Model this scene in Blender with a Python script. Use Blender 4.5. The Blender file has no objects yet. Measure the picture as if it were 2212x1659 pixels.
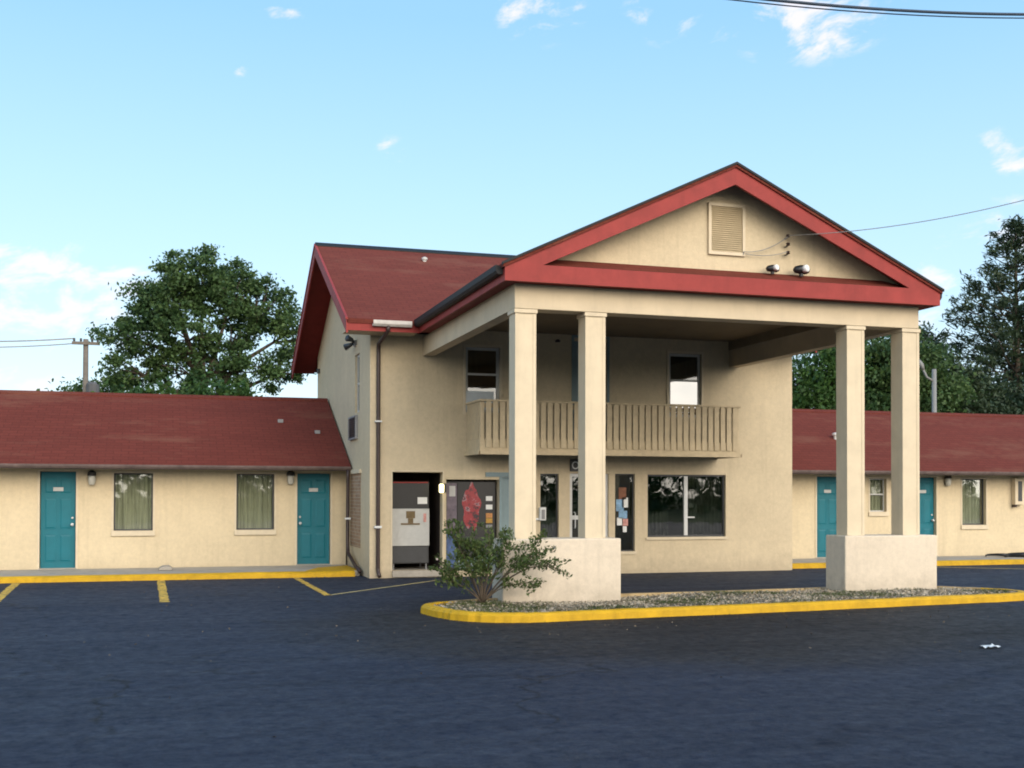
import bpy, bmesh, math, random
import numpy as np
from mathutils import Vector, Matrix
random.seed(7); rng = np.random.default_rng(7)
SC = bpy.context.scene; COL = SC.collection
R = math.radians

# ------------------------------------------------------------ camera
YAW, PITCH, ROLL = 17.002, 0.808, 0.121
cd = bpy.data.cameras.new('camera'); cam = bpy.data.objects.new('camera', cd); COL.objects.link(cam)
y_, p_, r_ = R(YAW), R(PITCH), R(ROLL)
Fv = Vector((math.sin(y_)*math.cos(p_), math.cos(y_)*math.cos(p_), math.sin(p_)))
Rv = Vector((math.cos(y_), -math.sin(y_), 0)); Uv = Rv.cross(Fv)
R2 = Rv*math.cos(r_)+Uv*math.sin(r_); U2 = -Rv*math.sin(r_)+Uv*math.cos(r_)
m = Matrix((R2, U2, -Fv)).transposed().to_4x4(); m.translation = (0, 0, 1.75)
cam.matrix_world = m
cd.sensor_width = 36; cd.lens = 36*2488.189/2212; cd.shift_y = (1030.233-829.5)/2212
cd.clip_start = 0.1; cd.clip_end = 6000
SC.camera = cam

# ------------------------------------------------------------ sun and sky
SUN_EL, SUN_AZ = 30.0, 165.0          # azimuth clockwise from +Y (behind the camera, to its right)
sd = bpy.data.lights.new('sun', 'SUN'); sd.energy = 1.0; sd.angle = R(45); sd.color = (1.0, 0.90, 0.79)
sun = bpy.data.objects.new('sun', sd); COL.objects.link(sun)
sv = Vector((math.sin(R(SUN_AZ))*math.cos(R(SUN_EL)), math.cos(R(SUN_AZ))*math.cos(R(SUN_EL)), math.sin(R(SUN_EL))))
sun.rotation_euler = sv.to_track_quat('Z', 'Y').to_euler()

W = bpy.data.worlds.new('World'); SC.world = W; W.use_nodes = True
NT = W.node_tree; NT.nodes.clear()
def nd(t, typ, **kw):
    n = t.nodes.new(typ)
    for k, v in kw.items(): setattr(n, k, v)
    return n
def mth(t, op, a, b=None, c=None, clamp=False):
    n = nd(t, 'ShaderNodeMath', operation=op, use_clamp=clamp)
    for i, v in enumerate((a, b, c)):
        if v is None: continue
        if isinstance(v, (int, float)): n.inputs[i].default_value = v
        else: t.links.new(v, n.inputs[i])
    return n.outputs[0]
sky = nd(NT, 'ShaderNodeTexSky', sky_type='NISHITA', sun_disc=False)
sky.sun_elevation = R(SUN_EL); sky.sun_rotation = R(SUN_AZ); sky.altitude = 0
sky.air_density = 1.0; sky.dust_density = 0.3; sky.ozone_density = 1.0
geo = nd(NT, 'ShaderNodeNewGeometry')
sep = nd(NT, 'ShaderNodeSeparateXYZ')
tc = nd(NT, 'ShaderNodeTexCoord'); NT.links.new(tc.outputs['Generated'], sep.inputs[0])
AZ = mth(NT, 'MULTIPLY', mth(NT, 'ARCTAN2', sep.outputs[0], sep.outputs[1]), 57.29578)
EL = mth(NT, 'MULTIPLY', mth(NT, 'ARCSINE', sep.outputs[2]), 57.29578)
cmb = nd(NT, 'ShaderNodeCombineXYZ')
NT.links.new(mth(NT, 'ADD', mth(NT, 'MULTIPLY', AZ, 0.34), mth(NT, 'MULTIPLY', EL, -.22)), cmb.inputs[0]); NT.links.new(mth(NT, 'MULTIPLY', EL, 0.62), cmb.inputs[1])
nz = nd(NT, 'ShaderNodeTexNoise'); nz.inputs['Scale'].default_value = 1.0; nz.inputs['Detail'].default_value = 9; nz.inputs['Roughness'].default_value = 0.62
nz.inputs['Distortion'].default_value = 0.3
NT.links.new(cmb.outputs[0], nz.inputs['Vector'])
# cloud groups, by compass bearing and height above the horizon: (az, el, half width, half height, strength)
CL = [(-5.8, 9.0, 7.5, 3.0, 1.15), (-1.5, 8.2, 3.4, 2.2, .75), (-6.0, 4.9, 5.0, 1.2, .9), (18.4, 23.0, 2.6, 1.9, .95),
      (24.5, 22.6, 2.2, 1.6, .62), (31.6, 21.9, 4.6, 2.2, .88), (27.6, 21.6, 1.8, .9, .55), (40.8, 15.4, 2.4, 1.3, .95), (40.5, 11.8, 4.2, 1.8, .8),
      (36.8, 8.8, 2.2, 2.4, .9), (11.0, 16.6, 1.1, .8, .6), (13.4, 17.2, .5, .4, .7), (3.6, 19.8, .7, .5, .55), (5.8, 22.4, 1.6, .5, .55),
      (-28, 12, 14, 6, .9), (62, 12, 12, 6, .9), (110, 16, 25, 9, .8), (160, 20, 30, 10, .75), (-150, 16, 26, 10, .8), (-85, 14, 55, 12, 1.1)]  # last one, unseen to the left, enlarged to whiten light on left faces
tot = None
for a, e, sa, se, st in CL:
    da = mth(NT, 'DIVIDE', mth(NT, 'SUBTRACT', AZ, float(a)), float(sa)); de = mth(NT, 'DIVIDE', mth(NT, 'SUBTRACT', EL, float(e)), float(se))
    q = mth(NT, 'SUBTRACT', 1.0, mth(NT, 'ADD', mth(NT, 'MULTIPLY', da, da), mth(NT, 'MULTIPLY', de, de)), clamp=True)
    q = mth(NT, 'MULTIPLY', q, st)
    tot = q if tot is None else mth(NT, 'MAXIMUM', tot, q)
cl = mth(NT, 'ADD', mth(NT, 'MULTIPLY', tot, 0.80), mth(NT, 'MULTIPLY', mth(NT, 'SUBTRACT', nz.outputs['Fac'], 0.5), 4.6))
mr = nd(NT, 'ShaderNodeMapRange', interpolation_type='SMOOTHSTEP'); NT.links.new(cl, mr.inputs[0])
mr.inputs[1].default_value = 0.30; mr.inputs[2].default_value = 1.25
cloud = mth(NT, 'MULTIPLY', mr.outputs[0], mth(NT, 'MULTIPLY', tot, 2.2, clamp=True))
# thin high haze: the sky pales towards the horizon
grd = nd(NT, 'ShaderNodeValToRGB'); ge = grd.color_ramp.elements
for i_, (p_e, c_e) in enumerate(((0.0, (3.3, 3.8, 4.2)), (.09, (2.5, 3.5, 4.2)), (.16, (2.0, 3.2, 4.2)), (.25, (1.35, 2.65, 4.05)), (.5, (1.1, 2.3, 3.7)), (1.0, (.75, 1.6, 3.0)))):
    if i_ > 1: ge.new(p_e)
    ge[i_].position = p_e; ge[i_].color = (*[q/5 for q in c_e], 1)
NT.links.new(mth(NT, 'DIVIDE', EL, 90.0, clamp=True), grd.inputs[0])
gsc = nd(NT, 'ShaderNodeMix', data_type='RGBA', blend_type='MULTIPLY'); gsc.inputs[0].default_value = 1; gsc.clamp_result = False
NT.links.new(grd.outputs[0], gsc.inputs[6]); gsc.inputs[7].default_value = (5, 5, 5, 1)
mv = nd(NT, 'ShaderNodeMix', data_type='RGBA'); mv.inputs[0].default_value = .84
NT.links.new(sky.outputs[0], mv.inputs[6]); NT.links.new(gsc.outputs[2], mv.inputs[7])
mc = nd(NT, 'ShaderNodeMix', data_type='RGBA'); NT.links.new(mth(NT, 'MULTIPLY', cloud, 0.85, clamp=True), mc.inputs[0])
NT.links.new(mv.outputs[2], mc.inputs[6]); mc.inputs[7].default_value = (4.1, 3.85, 4.0, 1)
# broad warm glow added to the unseen sky behind the photographer, lighting the facade
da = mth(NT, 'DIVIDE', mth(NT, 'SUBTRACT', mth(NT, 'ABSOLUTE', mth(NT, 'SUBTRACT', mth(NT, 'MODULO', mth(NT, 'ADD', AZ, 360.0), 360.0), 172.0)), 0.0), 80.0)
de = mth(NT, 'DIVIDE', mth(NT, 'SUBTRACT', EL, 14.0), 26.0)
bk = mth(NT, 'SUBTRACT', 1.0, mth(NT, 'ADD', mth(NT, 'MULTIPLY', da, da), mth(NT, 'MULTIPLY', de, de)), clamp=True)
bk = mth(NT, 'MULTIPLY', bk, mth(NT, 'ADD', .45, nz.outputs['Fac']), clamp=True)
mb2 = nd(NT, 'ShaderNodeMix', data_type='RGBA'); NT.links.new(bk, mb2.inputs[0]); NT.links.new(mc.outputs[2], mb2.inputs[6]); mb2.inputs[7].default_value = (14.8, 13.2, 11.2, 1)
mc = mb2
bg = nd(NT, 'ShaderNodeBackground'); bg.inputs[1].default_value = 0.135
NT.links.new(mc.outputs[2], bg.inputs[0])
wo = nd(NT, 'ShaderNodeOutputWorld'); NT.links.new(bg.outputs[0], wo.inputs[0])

SC.view_settings.view_transform = 'Standard'; SC.view_settings.look = 'None'
SC.cycles.filter_width = 1.9; SC.cycles.diffuse_bounces = 1; SC.cycles.max_bounces = 8
SC.view_settings.exposure = 1.0; SC.view_settings.gamma = 1.0

# ------------------------------------------------------------ materials
def base_mat(name, col, rough=0.7, spec=0.3):
    M = bpy.data.materials.new(name); M.use_nodes = True
    b = M.node_tree.nodes['Principled BSDF']
    b.inputs['Base Color'].default_value = (*col, 1); b.inputs['Roughness'].default_value = rough
    b.inputs['Specular IOR Level'].default_value = spec
    return M, M.node_tree, b
def noise_node(t, scale, detail=5, rough=.6, vec=None, sc3=None):
    n = nd(t, 'ShaderNodeTexNoise'); n.inputs['Scale'].default_value = scale; n.inputs['Detail'].default_value = detail; n.inputs['Roughness'].default_value = rough
    if vec is None:
        g = nd(t, 'ShaderNodeNewGeometry'); vec = g.outputs['Position']
    if sc3:
        mp = nd(t, 'ShaderNodeMapping'); mp.inputs['Scale'].default_value = sc3; t.links.new(vec, mp.inputs[0]); vec = mp.outputs[0]
    t.links.new(vec, n.inputs['Vector'])
    return n.outputs['Fac']
def ramp(t, fac, stops):
    r = nd(t, 'ShaderNodeValToRGB'); e = r.color_ramp.elements
    while len(e) < len(stops): e.new(.5)
    for i, (p, c) in enumerate(stops): e[i].position = p; e[i].color = (*c, 1) if len(c) == 3 else c
    t.links.new(fac, r.inputs[0]); return r.outputs[0]
def mixc(t, fac, a, b, bt='MIX'):
    n = nd(t, 'ShaderNodeMix', data_type='RGBA', blend_type=bt)
    for i, v in ((0, fac), (6, a), (7, b)):
        if isinstance(v, (int, float)): n.inputs[i].default_value = v
        elif isinstance(v, tuple): n.inputs[i].default_value = (*v, 1)
        else: t.links.new(v, n.inputs[i])
    return n.outputs[2]
def bump(t, b, h, strength=.3, dist=.01):
    n = nd(t, 'ShaderNodeBump'); n.inputs['Strength'].default_value = strength; n.inputs['Distance'].default_value = dist
    t.links.new(h, n.inputs['Height']); t.links.new(n.outputs[0], b.inputs['Normal'])
def sc_(c, k): return tuple(x*k for x in c)

def paint(name, col, rough=.6, var=.12, vs=2.5, bmp=.0, bs=120, spec=.3, stain=0.0, chip=None):
    M, t, b = base_mat(name, col, rough, spec)
    c = ramp(t, noise_node(t, vs, 6, .65), [(.3, sc_(col, 1-var)), (.7, sc_(col, 1+var))])
    if stain:
        s = noise_node(t, 1.0, 6, .7, sc3=(5, 5, .5))
        c = mixc(t, ramp(t, s, [(.52, (0, 0, 0)), (.78, (stain,)*3)]), c, sc_(col, .55))
    if chip: c = mixc(t, ramp(t, noise_node(t, 16, 8, .85), [(.655, (0, 0, 0)), (.69, (.8,)*3)]), c, chip)
    t.links.new(c, b.inputs['Base Color'])
    if bmp: bump(t, b, noise_node(t, bs, 4, .6), bmp, .006)
    return M

def stucco(name, col, dirt=.35):
    M, t, b = base_mat(name, col, .85, .2)
    g = nd(t, 'ShaderNodeNewGeometry'); s = nd(t, 'ShaderNodeSeparateXYZ'); t.links.new(g.outputs['Position'], s.inputs[0])
    c = ramp(t, noise_node(t, 1.1, 7, .65), [(.28, sc_(col, .87)), (.72, sc_(col, 1.10))])
    c = mixc(t, .4, c, ramp(t, noise_node(t, 11, 6, .78), [(.3, sc_(col, .76)), (.7, sc_(col, 1.16))]))
    streak = noise_node(t, 1.0, 6, .7, sc3=(6, 6, .35))
    c = mixc(t, ramp(t, streak, [(.52, (0, 0, 0)), (.80, (.42,)*3)]), c, sc_(col, .66))
    # splash dirt with a ragged edge along the bottom half metre
    hgt = mth(t, 'ADD', s.outputs[2], mth(t, 'MULTIPLY', mth(t, 'SUBTRACT', noise_node(t, 3.5, 6, .7), .5), 1.0))
    mr_ = nd(t, 'ShaderNodeMapRange', interpolation_type='SMOOTHSTEP'); t.links.new(hgt, mr_.inputs[0])
    mr_.inputs[1].default_value = .50; mr_.inputs[2].default_value = -.08; mr_.inputs[4].default_value = dirt
    c = mixc(t, mr_.outputs[0], c, (.27, .22, .16))
    t.links.new(c, b.inputs['Base Color'])
    h = mth(t, 'ADD', noise_node(t, 55, 5, .65), mth(t, 'MULTIPLY', noise_node(t, 9, 3, .5), .8))
    bump(t, b, h, .45, .012)
    return M
def shingle(name, col, scale=1.0, var=.22):
    M, t, b = base_mat(name, col, .9, .15)
    tcn = nd(t, 'ShaderNodeNewGeometry'); s = nd(t, 'ShaderNodeSeparateXYZ'); t.links.new(tcn.outputs['Position'], s.inputs[0])
    cm = nd(t, 'ShaderNodeCombineXYZ'); t.links.new(mth(t, 'ADD', s.outputs[0], mth(t, 'MULTIPLY', s.outputs[1], .001)), cm.inputs[0])
    t.links.new(mth(t, 'MULTIPLY', s.outputs[2], 2.2), cm.inputs[1])
    br = nd(t, 'ShaderNodeTexBrick'); t.links.new(cm.outputs[0], br.inputs['Vector'])
    br.inputs['Scale'].default_value = 1.0; br.inputs['Brick Width'].default_value = .31; br.inputs['Row Height'].default_value = .145
    br.inputs['Mortar Size'].default_value = .014; br.inputs['Mortar Smooth'].default_value = .3
    br.inputs['Color1'].default_value = (*sc_(col, .80), 1); br.inputs['Color2'].default_value = (*sc_(col, 1.22), 1); br.inputs['Mortar'].default_value = (*sc_(col, .42), 1)
    c = mixc(t, .5, br.outputs['Color'], ramp(t, noise_node(t, .8, 7, .7, sc3=(.6, 1, 2.2)), [(.3, sc_(col, 1-var)), (.7, sc_(col, 1+var))]))
    c = mixc(t, .4, c, ramp(t, noise_node(t, 26, 3, .8), [(.25, sc_(col, .7)), (.75, sc_(col, 1.3))]))
    # pale weathered patches
    pt = ramp(t, noise_node(t, .45, 6, .75, sc3=(.6, 1.6, 2.5)), [(.52, (0, 0, 0)), (.66, (.6,)*3)])
    c = mixc(t, pt, c, (col[0]*1.35, col[1]*2.3, col[2]*2.2))
    t.links.new(c, b.inputs['Base Color'])
    bump(t, b, mth(t, 'ADD', br.outputs['Fac'], mth(t, 'MULTIPLY', noise_node(t, 60, 3), -.8)), .4, -.01)
    return M

CREAM = (.635, .525, .352)
M_wall = stucco('cream_stucco', CREAM)
M_wing = stucco('cream_wing_wall', (.69, .57, .375), .18)
M_plinth = stucco('pale_stucco', (.70, .60, .465), .40)
M_col = paint('cream_column_paint', (.68, .57, .40), .7, .07, 3, .15, 80, stain=.25)
M_trim = paint('cream_trim_paint', (.67, .565, .40), .6, .08, 4, .1, 60, stain=.2)
M_beam = paint('cream_beam_paint', (.63, .52, .36), .7, .08, 2, .15, 90, stain=.22)
M_rail = paint('tan_railing_paint', (.62, .50, .32), .65, .12, 6, stain=.3)
M_red = paint('red_fascia_paint', (.30, .038, .032), .6, .16, 3.5, .1, 60, stain=.35, chip=(.42, .22, .19))
M_dkred = paint('dark_red_soffit_paint', (.19, .024, .020), .7, .12, 3)
M_shin = shingle('red_shingles', (.155, .036, .024), var=.26)
M_shin2 = shingle('main_roof_shingles', (.160, .040, .028), var=.34)
M_edge = paint('black_roof_edge', (.012, .013, .014), .6, .2, 6)
M_gut = paint('white_gutter_paint', (.62, .58, .53), .4, .12, 6, spec=.5, stain=.6)
M_wgut = paint('weathered_gutter_paint', (.15, .11, .10), .4, .35, 5, spec=.6, stain=.7)
M_brown = paint('brown_pipe_paint', (.045, .026, .022), .45, .2, 8, spec=.5)
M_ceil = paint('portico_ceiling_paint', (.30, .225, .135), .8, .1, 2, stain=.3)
M_teal = paint('teal_door_paint', (.006, .145, .185), .5, .08, 3, spec=.35)
M_frame = paint('grey_white_frame', (.52, .52, .49), .5, .06, 8)
M_pale = paint('pale_blue_white_board', (.55, .60, .62), .5, .05, 6)
M_white = paint('white_paint', (.78, .78, .75), .5, .05, 6)
M_alum = paint('pale_aluminium', (.62, .62, .60), .35, .05, 6, spec=.6)
M_bluegrey = paint('blue_grey_paint', (.23, .31, .33), .5, .08, 5)
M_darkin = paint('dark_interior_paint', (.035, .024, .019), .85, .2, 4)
M_black = paint('black_plastic', (.012, .012, .013), .4, .15, 8, spec=.5)
M_dgrey = paint('dark_grey_steel', (.045, .047, .05), .4, .15, 6, spec=.5)
M_grey = paint('light_grey_steel', (.50, .50, .47), .4, .08, 6, spec=.5)
M_dkgrey = paint('dull_grey_steel', (.10, .10, .105), .6, .15, 6)
M_lgrey = paint('grey_galvanised', (.25, .25, .25), .5, .1, 8, spec=.5)
M_yel = paint('yellow_kerb_paint', (.56, .325, .010), .65, .2, 4, .3, 30, stain=.5, chip=(.22, .19, .14))
M_fade = paint('faded_kerb_paint', (.42, .30, .15), .8, .3, 5, .3, 30, stain=.5)
M_conc = paint('concrete', (.40, .36, .30), .85, .18, 4, .3, 60, stain=.4)
M_bark = paint('bark', (.085, .065, .048), .9, .35, 12, .6, 25)
M_stem = paint('shrub_bark', (.11, .085, .06), .9, .3, 20)
M_pole = paint('weathered_pole', (.17, .145, .12), .85, .2, 5)
M_paleP = paint('pale_pole', (.24, .24, .23), .6, .1, 6)
M_wire = paint('cable_sheath', (.035, .055, .085), .5, .1, 5)
M_pwire = paint('pale_cable_sheath', (.28, .27, .26), .6, .1, 5)
M_vent = paint('vent_louvre_paint', (.50, .40, .25), .6, .1, 5)
M_purple = paint('faded_purple_print', (.13, .10, .13), .4, .4, 9, spec=.5)
M_blue = paint('blue_print', (.05, .10, .24), .4, .5, 9, spec=.5)
M_orange = paint('orange_label', (.55, .25, .08), .4, .3, 30)
M_amber = paint('amber_label', (.50, .28, .05), .4, .3, 30)
M_pink = paint('pink_poster', (.62, .30, .26), .5, .35, 12)
M_sky = paint('pale_blue_poster', (.22, .38, .55), .5, .4, 10)
M_rust = paint('rust_brown_poster', (.20, .08, .04), .5, .4, 10)
M_chute = paint('brown_chute', (.16, .11, .05), .5, .2, 10)
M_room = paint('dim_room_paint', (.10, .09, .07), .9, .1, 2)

def red_print():
    M, t, b = base_mat('red_splash_print', (.4, .03, .04), .3, .5)
    c = ramp(t, noise_node(t, 7, 4, .7), [(.38, (.02, .015, .02)), (.44, (.30, .02, .03)), (.55, (.34, .03, .035)), (.60, (.34, .25, .27)), (.64, (.10, .02, .03))])
    t.links.new(c, b.inputs['Base Color']); return M
M_redp = red_print()
M_lamp, t, b = base_mat('lit_lamp_glass', (.9, .85, .6), .4)
b.inputs['Emission Color'].default_value = (1, .86, .42, 1); b.inputs['Emission Strength'].default_value = 2.2
M_frost, t, b = base_mat('frosted_lamp_glass', (.62, .60, .52), .25, .5)
M_bulb, t, b = base_mat('floodlight_lens', (.85, .85, .83), .5, .4)

def curtain_mat(name, col):
    M, t, b = base_mat(name, col, .9, .1)
    c = ramp(t, noise_node(t, 1, 4, .6, sc3=(22, 22, .8)), [(.3, sc_(col, .65)), (.7, sc_(col, 1.35))])
    t.links.new(c, b.inputs['Base Color']); return M
M_curt = curtain_mat('green_beige_curtain', (.385, .38, .29))
M_blind = curtain_mat('dark_blinds', (.17, .18, .15))

def glass(name, tint_, refl=1.0):
    M = bpy.data.materials.new(name); M.use_nodes = True; t = M.node_tree; t.nodes.clear()
    o = nd(t, 'ShaderNodeOutputMaterial'); mx = nd(t, 'ShaderNodeMixShader')
    tr = nd(t, 'ShaderNodeBsdfTransparent'); tr.inputs[0].default_value = (*tint_, 1)
    gl = nd(t, 'ShaderNodeBsdfGlossy'); gl.inputs['Roughness'].default_value = .015; gl.inputs[0].default_value = (.95, .97, 1, 1)
    fr = nd(t, 'ShaderNodeFresnel'); fr.inputs[0].default_value = 1.6
    bp_ = nd(t, 'ShaderNodeBump'); bp_.inputs['Strength'].default_value = .12; bp_.inputs['Distance'].default_value = .02
    t.links.new(noise_node(t, 1.3, 2, .5), bp_.inputs['Height']); t.links.new(bp_.outputs[0], gl.inputs['Normal'])
    t.links.new(mth(t, 'ADD', mth(t, 'MULTIPLY', fr.outputs[0], refl), .07, clamp=True), mx.inputs[0])
    t.links.new(tr.outputs[0], mx.inputs[1]); t.links.new(gl.outputs[0], mx.inputs[2]); t.links.new(mx.outputs[0], o.inputs[0])
    return M
M_glass = glass('window_glass', (.92, .94, .90), .22)
M_dglass = glass('dark_window_glass', (.55, .57, .54), .8)

M_mirror = bpy.data.materials.new('mirror_pane_metal'); M_mirror.use_nodes = True; t = M_mirror.node_tree; b = t.nodes['Principled BSDF']  # mirror finish added so a window sash shows bright reflected sky
b.inputs['Base Color'].default_value = (.30, .31, .32, 1); b.inputs['Metallic'].default_value = 1; b.inputs['Roughness'].default_value = .03
def brick_mat():
    M, t, b = base_mat('tan_brick', (.4, .3, .2), .9, .1)
    g = nd(t, 'ShaderNodeNewGeometry'); s = nd(t, 'ShaderNodeSeparateXYZ'); t.links.new(g.outputs['Position'], s.inputs[0])
    cm = nd(t, 'ShaderNodeCombineXYZ'); t.links.new(s.outputs[1], cm.inputs[0]); t.links.new(s.outputs[2], cm.inputs[1])
    br = nd(t, 'ShaderNodeTexBrick'); t.links.new(cm.outputs[0], br.inputs['Vector']); br.inputs['Scale'].default_value = 1
    br.inputs['Brick Width'].default_value = .21; br.inputs['Row Height'].default_value = .075; br.inputs['Mortar Size'].default_value = .007
    br.inputs['Color1'].default_value = (.42, .28, .18, 1); br.inputs['Color2'].default_value = (.30, .19, .12, 1); br.inputs['Mortar'].default_value = (.45, .38, .29, 1)
    t.links.new(br.outputs['Color'], b.inputs['Base Color']); bump(t, b, br.outputs['Fac'], .5, -.008); return M
M_brick = brick_mat()

def asphalt():
    M, t, b = base_mat('sealed_asphalt', (.04, .046, .062), .62, .3)
    a = (.0182, .0242, .0405)
    c = ramp(t, noise_node(t, .22, 6, .6), [(.32, sc_(a, .5)), (.66, sc_(a, 1.5))])
    c = mixc(t, .5, c, ramp(t, noise_node(t, 1, 7, .7, sc3=(.20, 1.7, 1)), [(.32, sc_(a, .55)), (.68, sc_(a, 1.5))]))
    c = mixc(t, .45, c, ramp(t, noise_node(t, 5, 10, .85), [(.34, sc_(a, .15)), (.66, sc_(a, 2.0))]))
    c = mixc(t, .28, c, ramp(t, noise_node(t, 38, 4, .85), [(.3, sc_(a, .1)), (.7, sc_(a, 2.4))]))
    # sweeping tyre marks
    g3 = nd(t, 'ShaderNodeNewGeometry'); s3 = nd(t, 'ShaderNodeSeparateXYZ'); t.links.new(g3.outputs['Position'], s3.inputs[0])
    for cx_, cy_, r0 in ((2.0, 30.0, 19.6), (2.0, 30.0, 18.0), (14.5, -4.0, 15.2), (14.5, -4.0, 13.7)):
        ax = mth(t, 'SUBTRACT', s3.outputs[0], cx_); ay = mth(t, 'SUBTRACT', s3.outputs[1], cy_)
        rr_ = mth(t, 'SQRT', mth(t, 'ADD', mth(t, 'MULTIPLY', ax, ax), mth(t, 'MULTIPLY', ay, ay)))
        dd_ = mth(t, 'ABSOLUTE', mth(t, 'SUBTRACT', mth(t, 'ADD', rr_, mth(t, 'MULTIPLY', noise_node(t, .3, 2), .5)), r0))
        mk = nd(t, 'ShaderNodeMapRange', interpolation_type='SMOOTHSTEP'); t.links.new(dd_, mk.inputs[0]); mk.inputs[1].default_value = .22; mk.inputs[2].default_value = .04
        c = mixc(t, mth(t, 'MULTIPLY', mk.outputs[0], ramp(t, noise_node(t, .8, 6, .75), [(.42, (0, 0, 0)), (.62, (.6,)*3)])), c, sc_(a, .45))
    # browner worn zone along the island and drive, by position with ragged edges
    g = nd(t, 'ShaderNodeNewGeometry'); s = nd(t, 'ShaderNodeSeparateXYZ'); t.links.new(g.outputs['Position'], s.inputs[0])
    dx = mth(t, 'DIVIDE', mth(t, 'SUBTRACT', s.outputs[0], 7.6), 5.5); dy = mth(t, 'DIVIDE', mth(t, 'SUBTRACT', s.outputs[1], 14.6), 4.2)
    rr = mth(t, 'ADD', mth(t, 'ADD', mth(t, 'MULTIPLY', dx, dx), mth(t, 'MULTIPLY', dy, dy)), mth(t, 'MULTIPLY', mth(t, 'SUBTRACT', noise_node(t, .5, 6, .65), .5), 1.6))
    w = nd(t, 'ShaderNodeMapRange', interpolation_type='SMOOTHSTEP'); t.links.new(rr, w.inputs[0]); w.inputs[1].default_value = 1.6; w.inputs[2].default_value = .5; w.inputs[4].default_value = .9
    c = mixc(t, w.outputs[0], c, mixc(t, noise_node(t, 2.2, 6, .7), (.010, .010, .011), (.026, .0245, .0245)))
    # pale scuffs
    c = mixc(t, ramp(t, noise_node(t, .9, 8, .75, sc3=(.5, 2.2, 1)), [(.63, (0, 0, 0)), (.78, (.5,)*3)]), c, (.085, .085, .088))
    # dark oil spots
    c = mixc(t, ramp(t, noise_node(t, .55, 5, .6), [(.24, (.6,)*3), (.32, (0, 0, 0))]), c, (.014, .014, .016))
    # hairline cracks
    vo = nd(t, 'ShaderNodeTexVoronoi', feature='DISTANCE_TO_EDGE'); vo.inputs['Scale'].default_value = .24
    g2 = nd(t, 'ShaderNodeNewGeometry'); wv = nd(t, 'ShaderNodeVectorMath', operation='ADD')
    n3 = nd(t, 'ShaderNodeTexNoise'); n3.inputs['Scale'].default_value = 1.6; n3.inputs['Detail'].default_value = 5; t.links.new(g2.outputs['Position'], n3.inputs['Vector'])
    t.links.new(g2.outputs['Position'], wv.inputs[0]); t.links.new(n3.outputs['Color'], wv.inputs[1]); t.links.new(wv.outputs[0], vo.inputs['Vector'])
    ck = ramp(t, vo.outputs['Distance'], [(0, (1, 1, 1)), (.009, (0, 0, 0))])
    ckm = mth(t, 'MULTIPLY', ck, ramp(t, noise_node(t, .35, 3), [(.42, (0, 0, 0)), (.52, (.9,)*3)]))
    c = mixc(t, ckm, c, (.005, .005, .006))
    t.links.new(c, b.inputs['Base Color'])
    ro = ramp(t, noise_node(t, 4, 9, .85), [(.3, (.50,)*3), (.7, (.92,)*3)]); t.links.new(mth(t, 'MULTIPLY', ramp(t, noise_node(t, 7, 9, .85), [(.36, (.02,)*3), (.66, (.75,)*3)]), ramp(t, noise_node(t, .7, 6, .7, sc3=(.3, 1.5, 1)), [(.3, (.35,)*3), (.7, (1.0,)*3)])), b.inputs['Specular IOR Level']); t.links.new(ro, b.inputs['Roughness'])
    bump(t, b, mth(t, 'ADD', noise_node(t, 70, 4, .7), mth(t, 'MULTIPLY', noise_node(t, 6, 7, .8), 1.5)), .6, .014)
    return M
M_asph = asphalt()

def ground_mat(name, c1, c2, sc=6, c3=None):
    M, t, b = base_mat(name, c1, .95, .1)
    c = ramp(t, noise_node(t, sc, 7, .75), [(.34, c1), (.62, c2)])
    if c3: c = mixc(t, ramp(t, noise_node(t, 1.4, 5, .7), [(.48, (0, 0, 0)), (.62, (1, 1, 1))]), c, c3)
    t.links.new(c, b.inputs['Base Color']); bump(t, b, noise_node(t, sc*5, 4, .7), .8, .03); return M
M_grass = ground_mat('rough_grass', (.035, .06, .02), (.09, .10, .04), 3)
M_bed = ground_mat('gravelly_soil', (.10, .085, .06), (.32, .29, .23), 22, (.10, .12, .05))

def leaf_mat(name, dark, light, trans=.25):
    M = bpy.data.materials.new(name); M.use_nodes = True; t = M.node_tree
    b = t.nodes['Principled BSDF']; b.inputs['Roughness'].default_value = .55; b.inputs['Specular IOR Level'].default_value = .3
    g = nd(t, 'ShaderNodeNewGeometry')
    c = mixc(t, g.outputs['Random Per Island'], dark, light)
    c = mixc(t, .5, c, ramp(t, noise_node(t, .55, 4, .6), [(.35, dark), (.68, light)]))
    t.links.new(c, b.inputs['Base Color'])
    tr = nd(t, 'ShaderNodeBsdfTranslucent'); t.links.new(c, tr.inputs[0])
    mx = nd(t, 'ShaderNodeMixShader'); mx.inputs[0].default_value = trans
    o = t.nodes['Material Output']; t.links.new(b.outputs[0], mx.inputs[1]); t.links.new(tr.outputs[0], mx.inputs[2]); t.links.new(mx.outputs[0], o.inputs[0])
    return M
M_leafA = leaf_mat('broad_leaves', (.020, .060, .025), (.105, .17, .048))
M_leafB = leaf_mat('bright_leaves', (.022, .06, .014), (.07, .14, .028))
M_pine = leaf_mat('pine_needles', (.016, .034, .018), (.055, .085, .036), .15)
M_leafC = leaf_mat('shrub_leaves', (.03, .06, .018), (.14, .19, .05), .25)
M_fleck = paint('pale_fleck', (.6, .5, .5), .6, .1, 6)
M_mulch = leaf_mat('leaf_litter', (.17, .135, .09), (.52, .46, .36), 0.0)
M_litter = leaf_mat('dry_leaf_bits', (.05, .04, .03), (.20, .16, .11), 0.0)
M_tuft = leaf_mat('grass_blades', (.05, .075, .022), (.14, .16, .06), .2)

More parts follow.
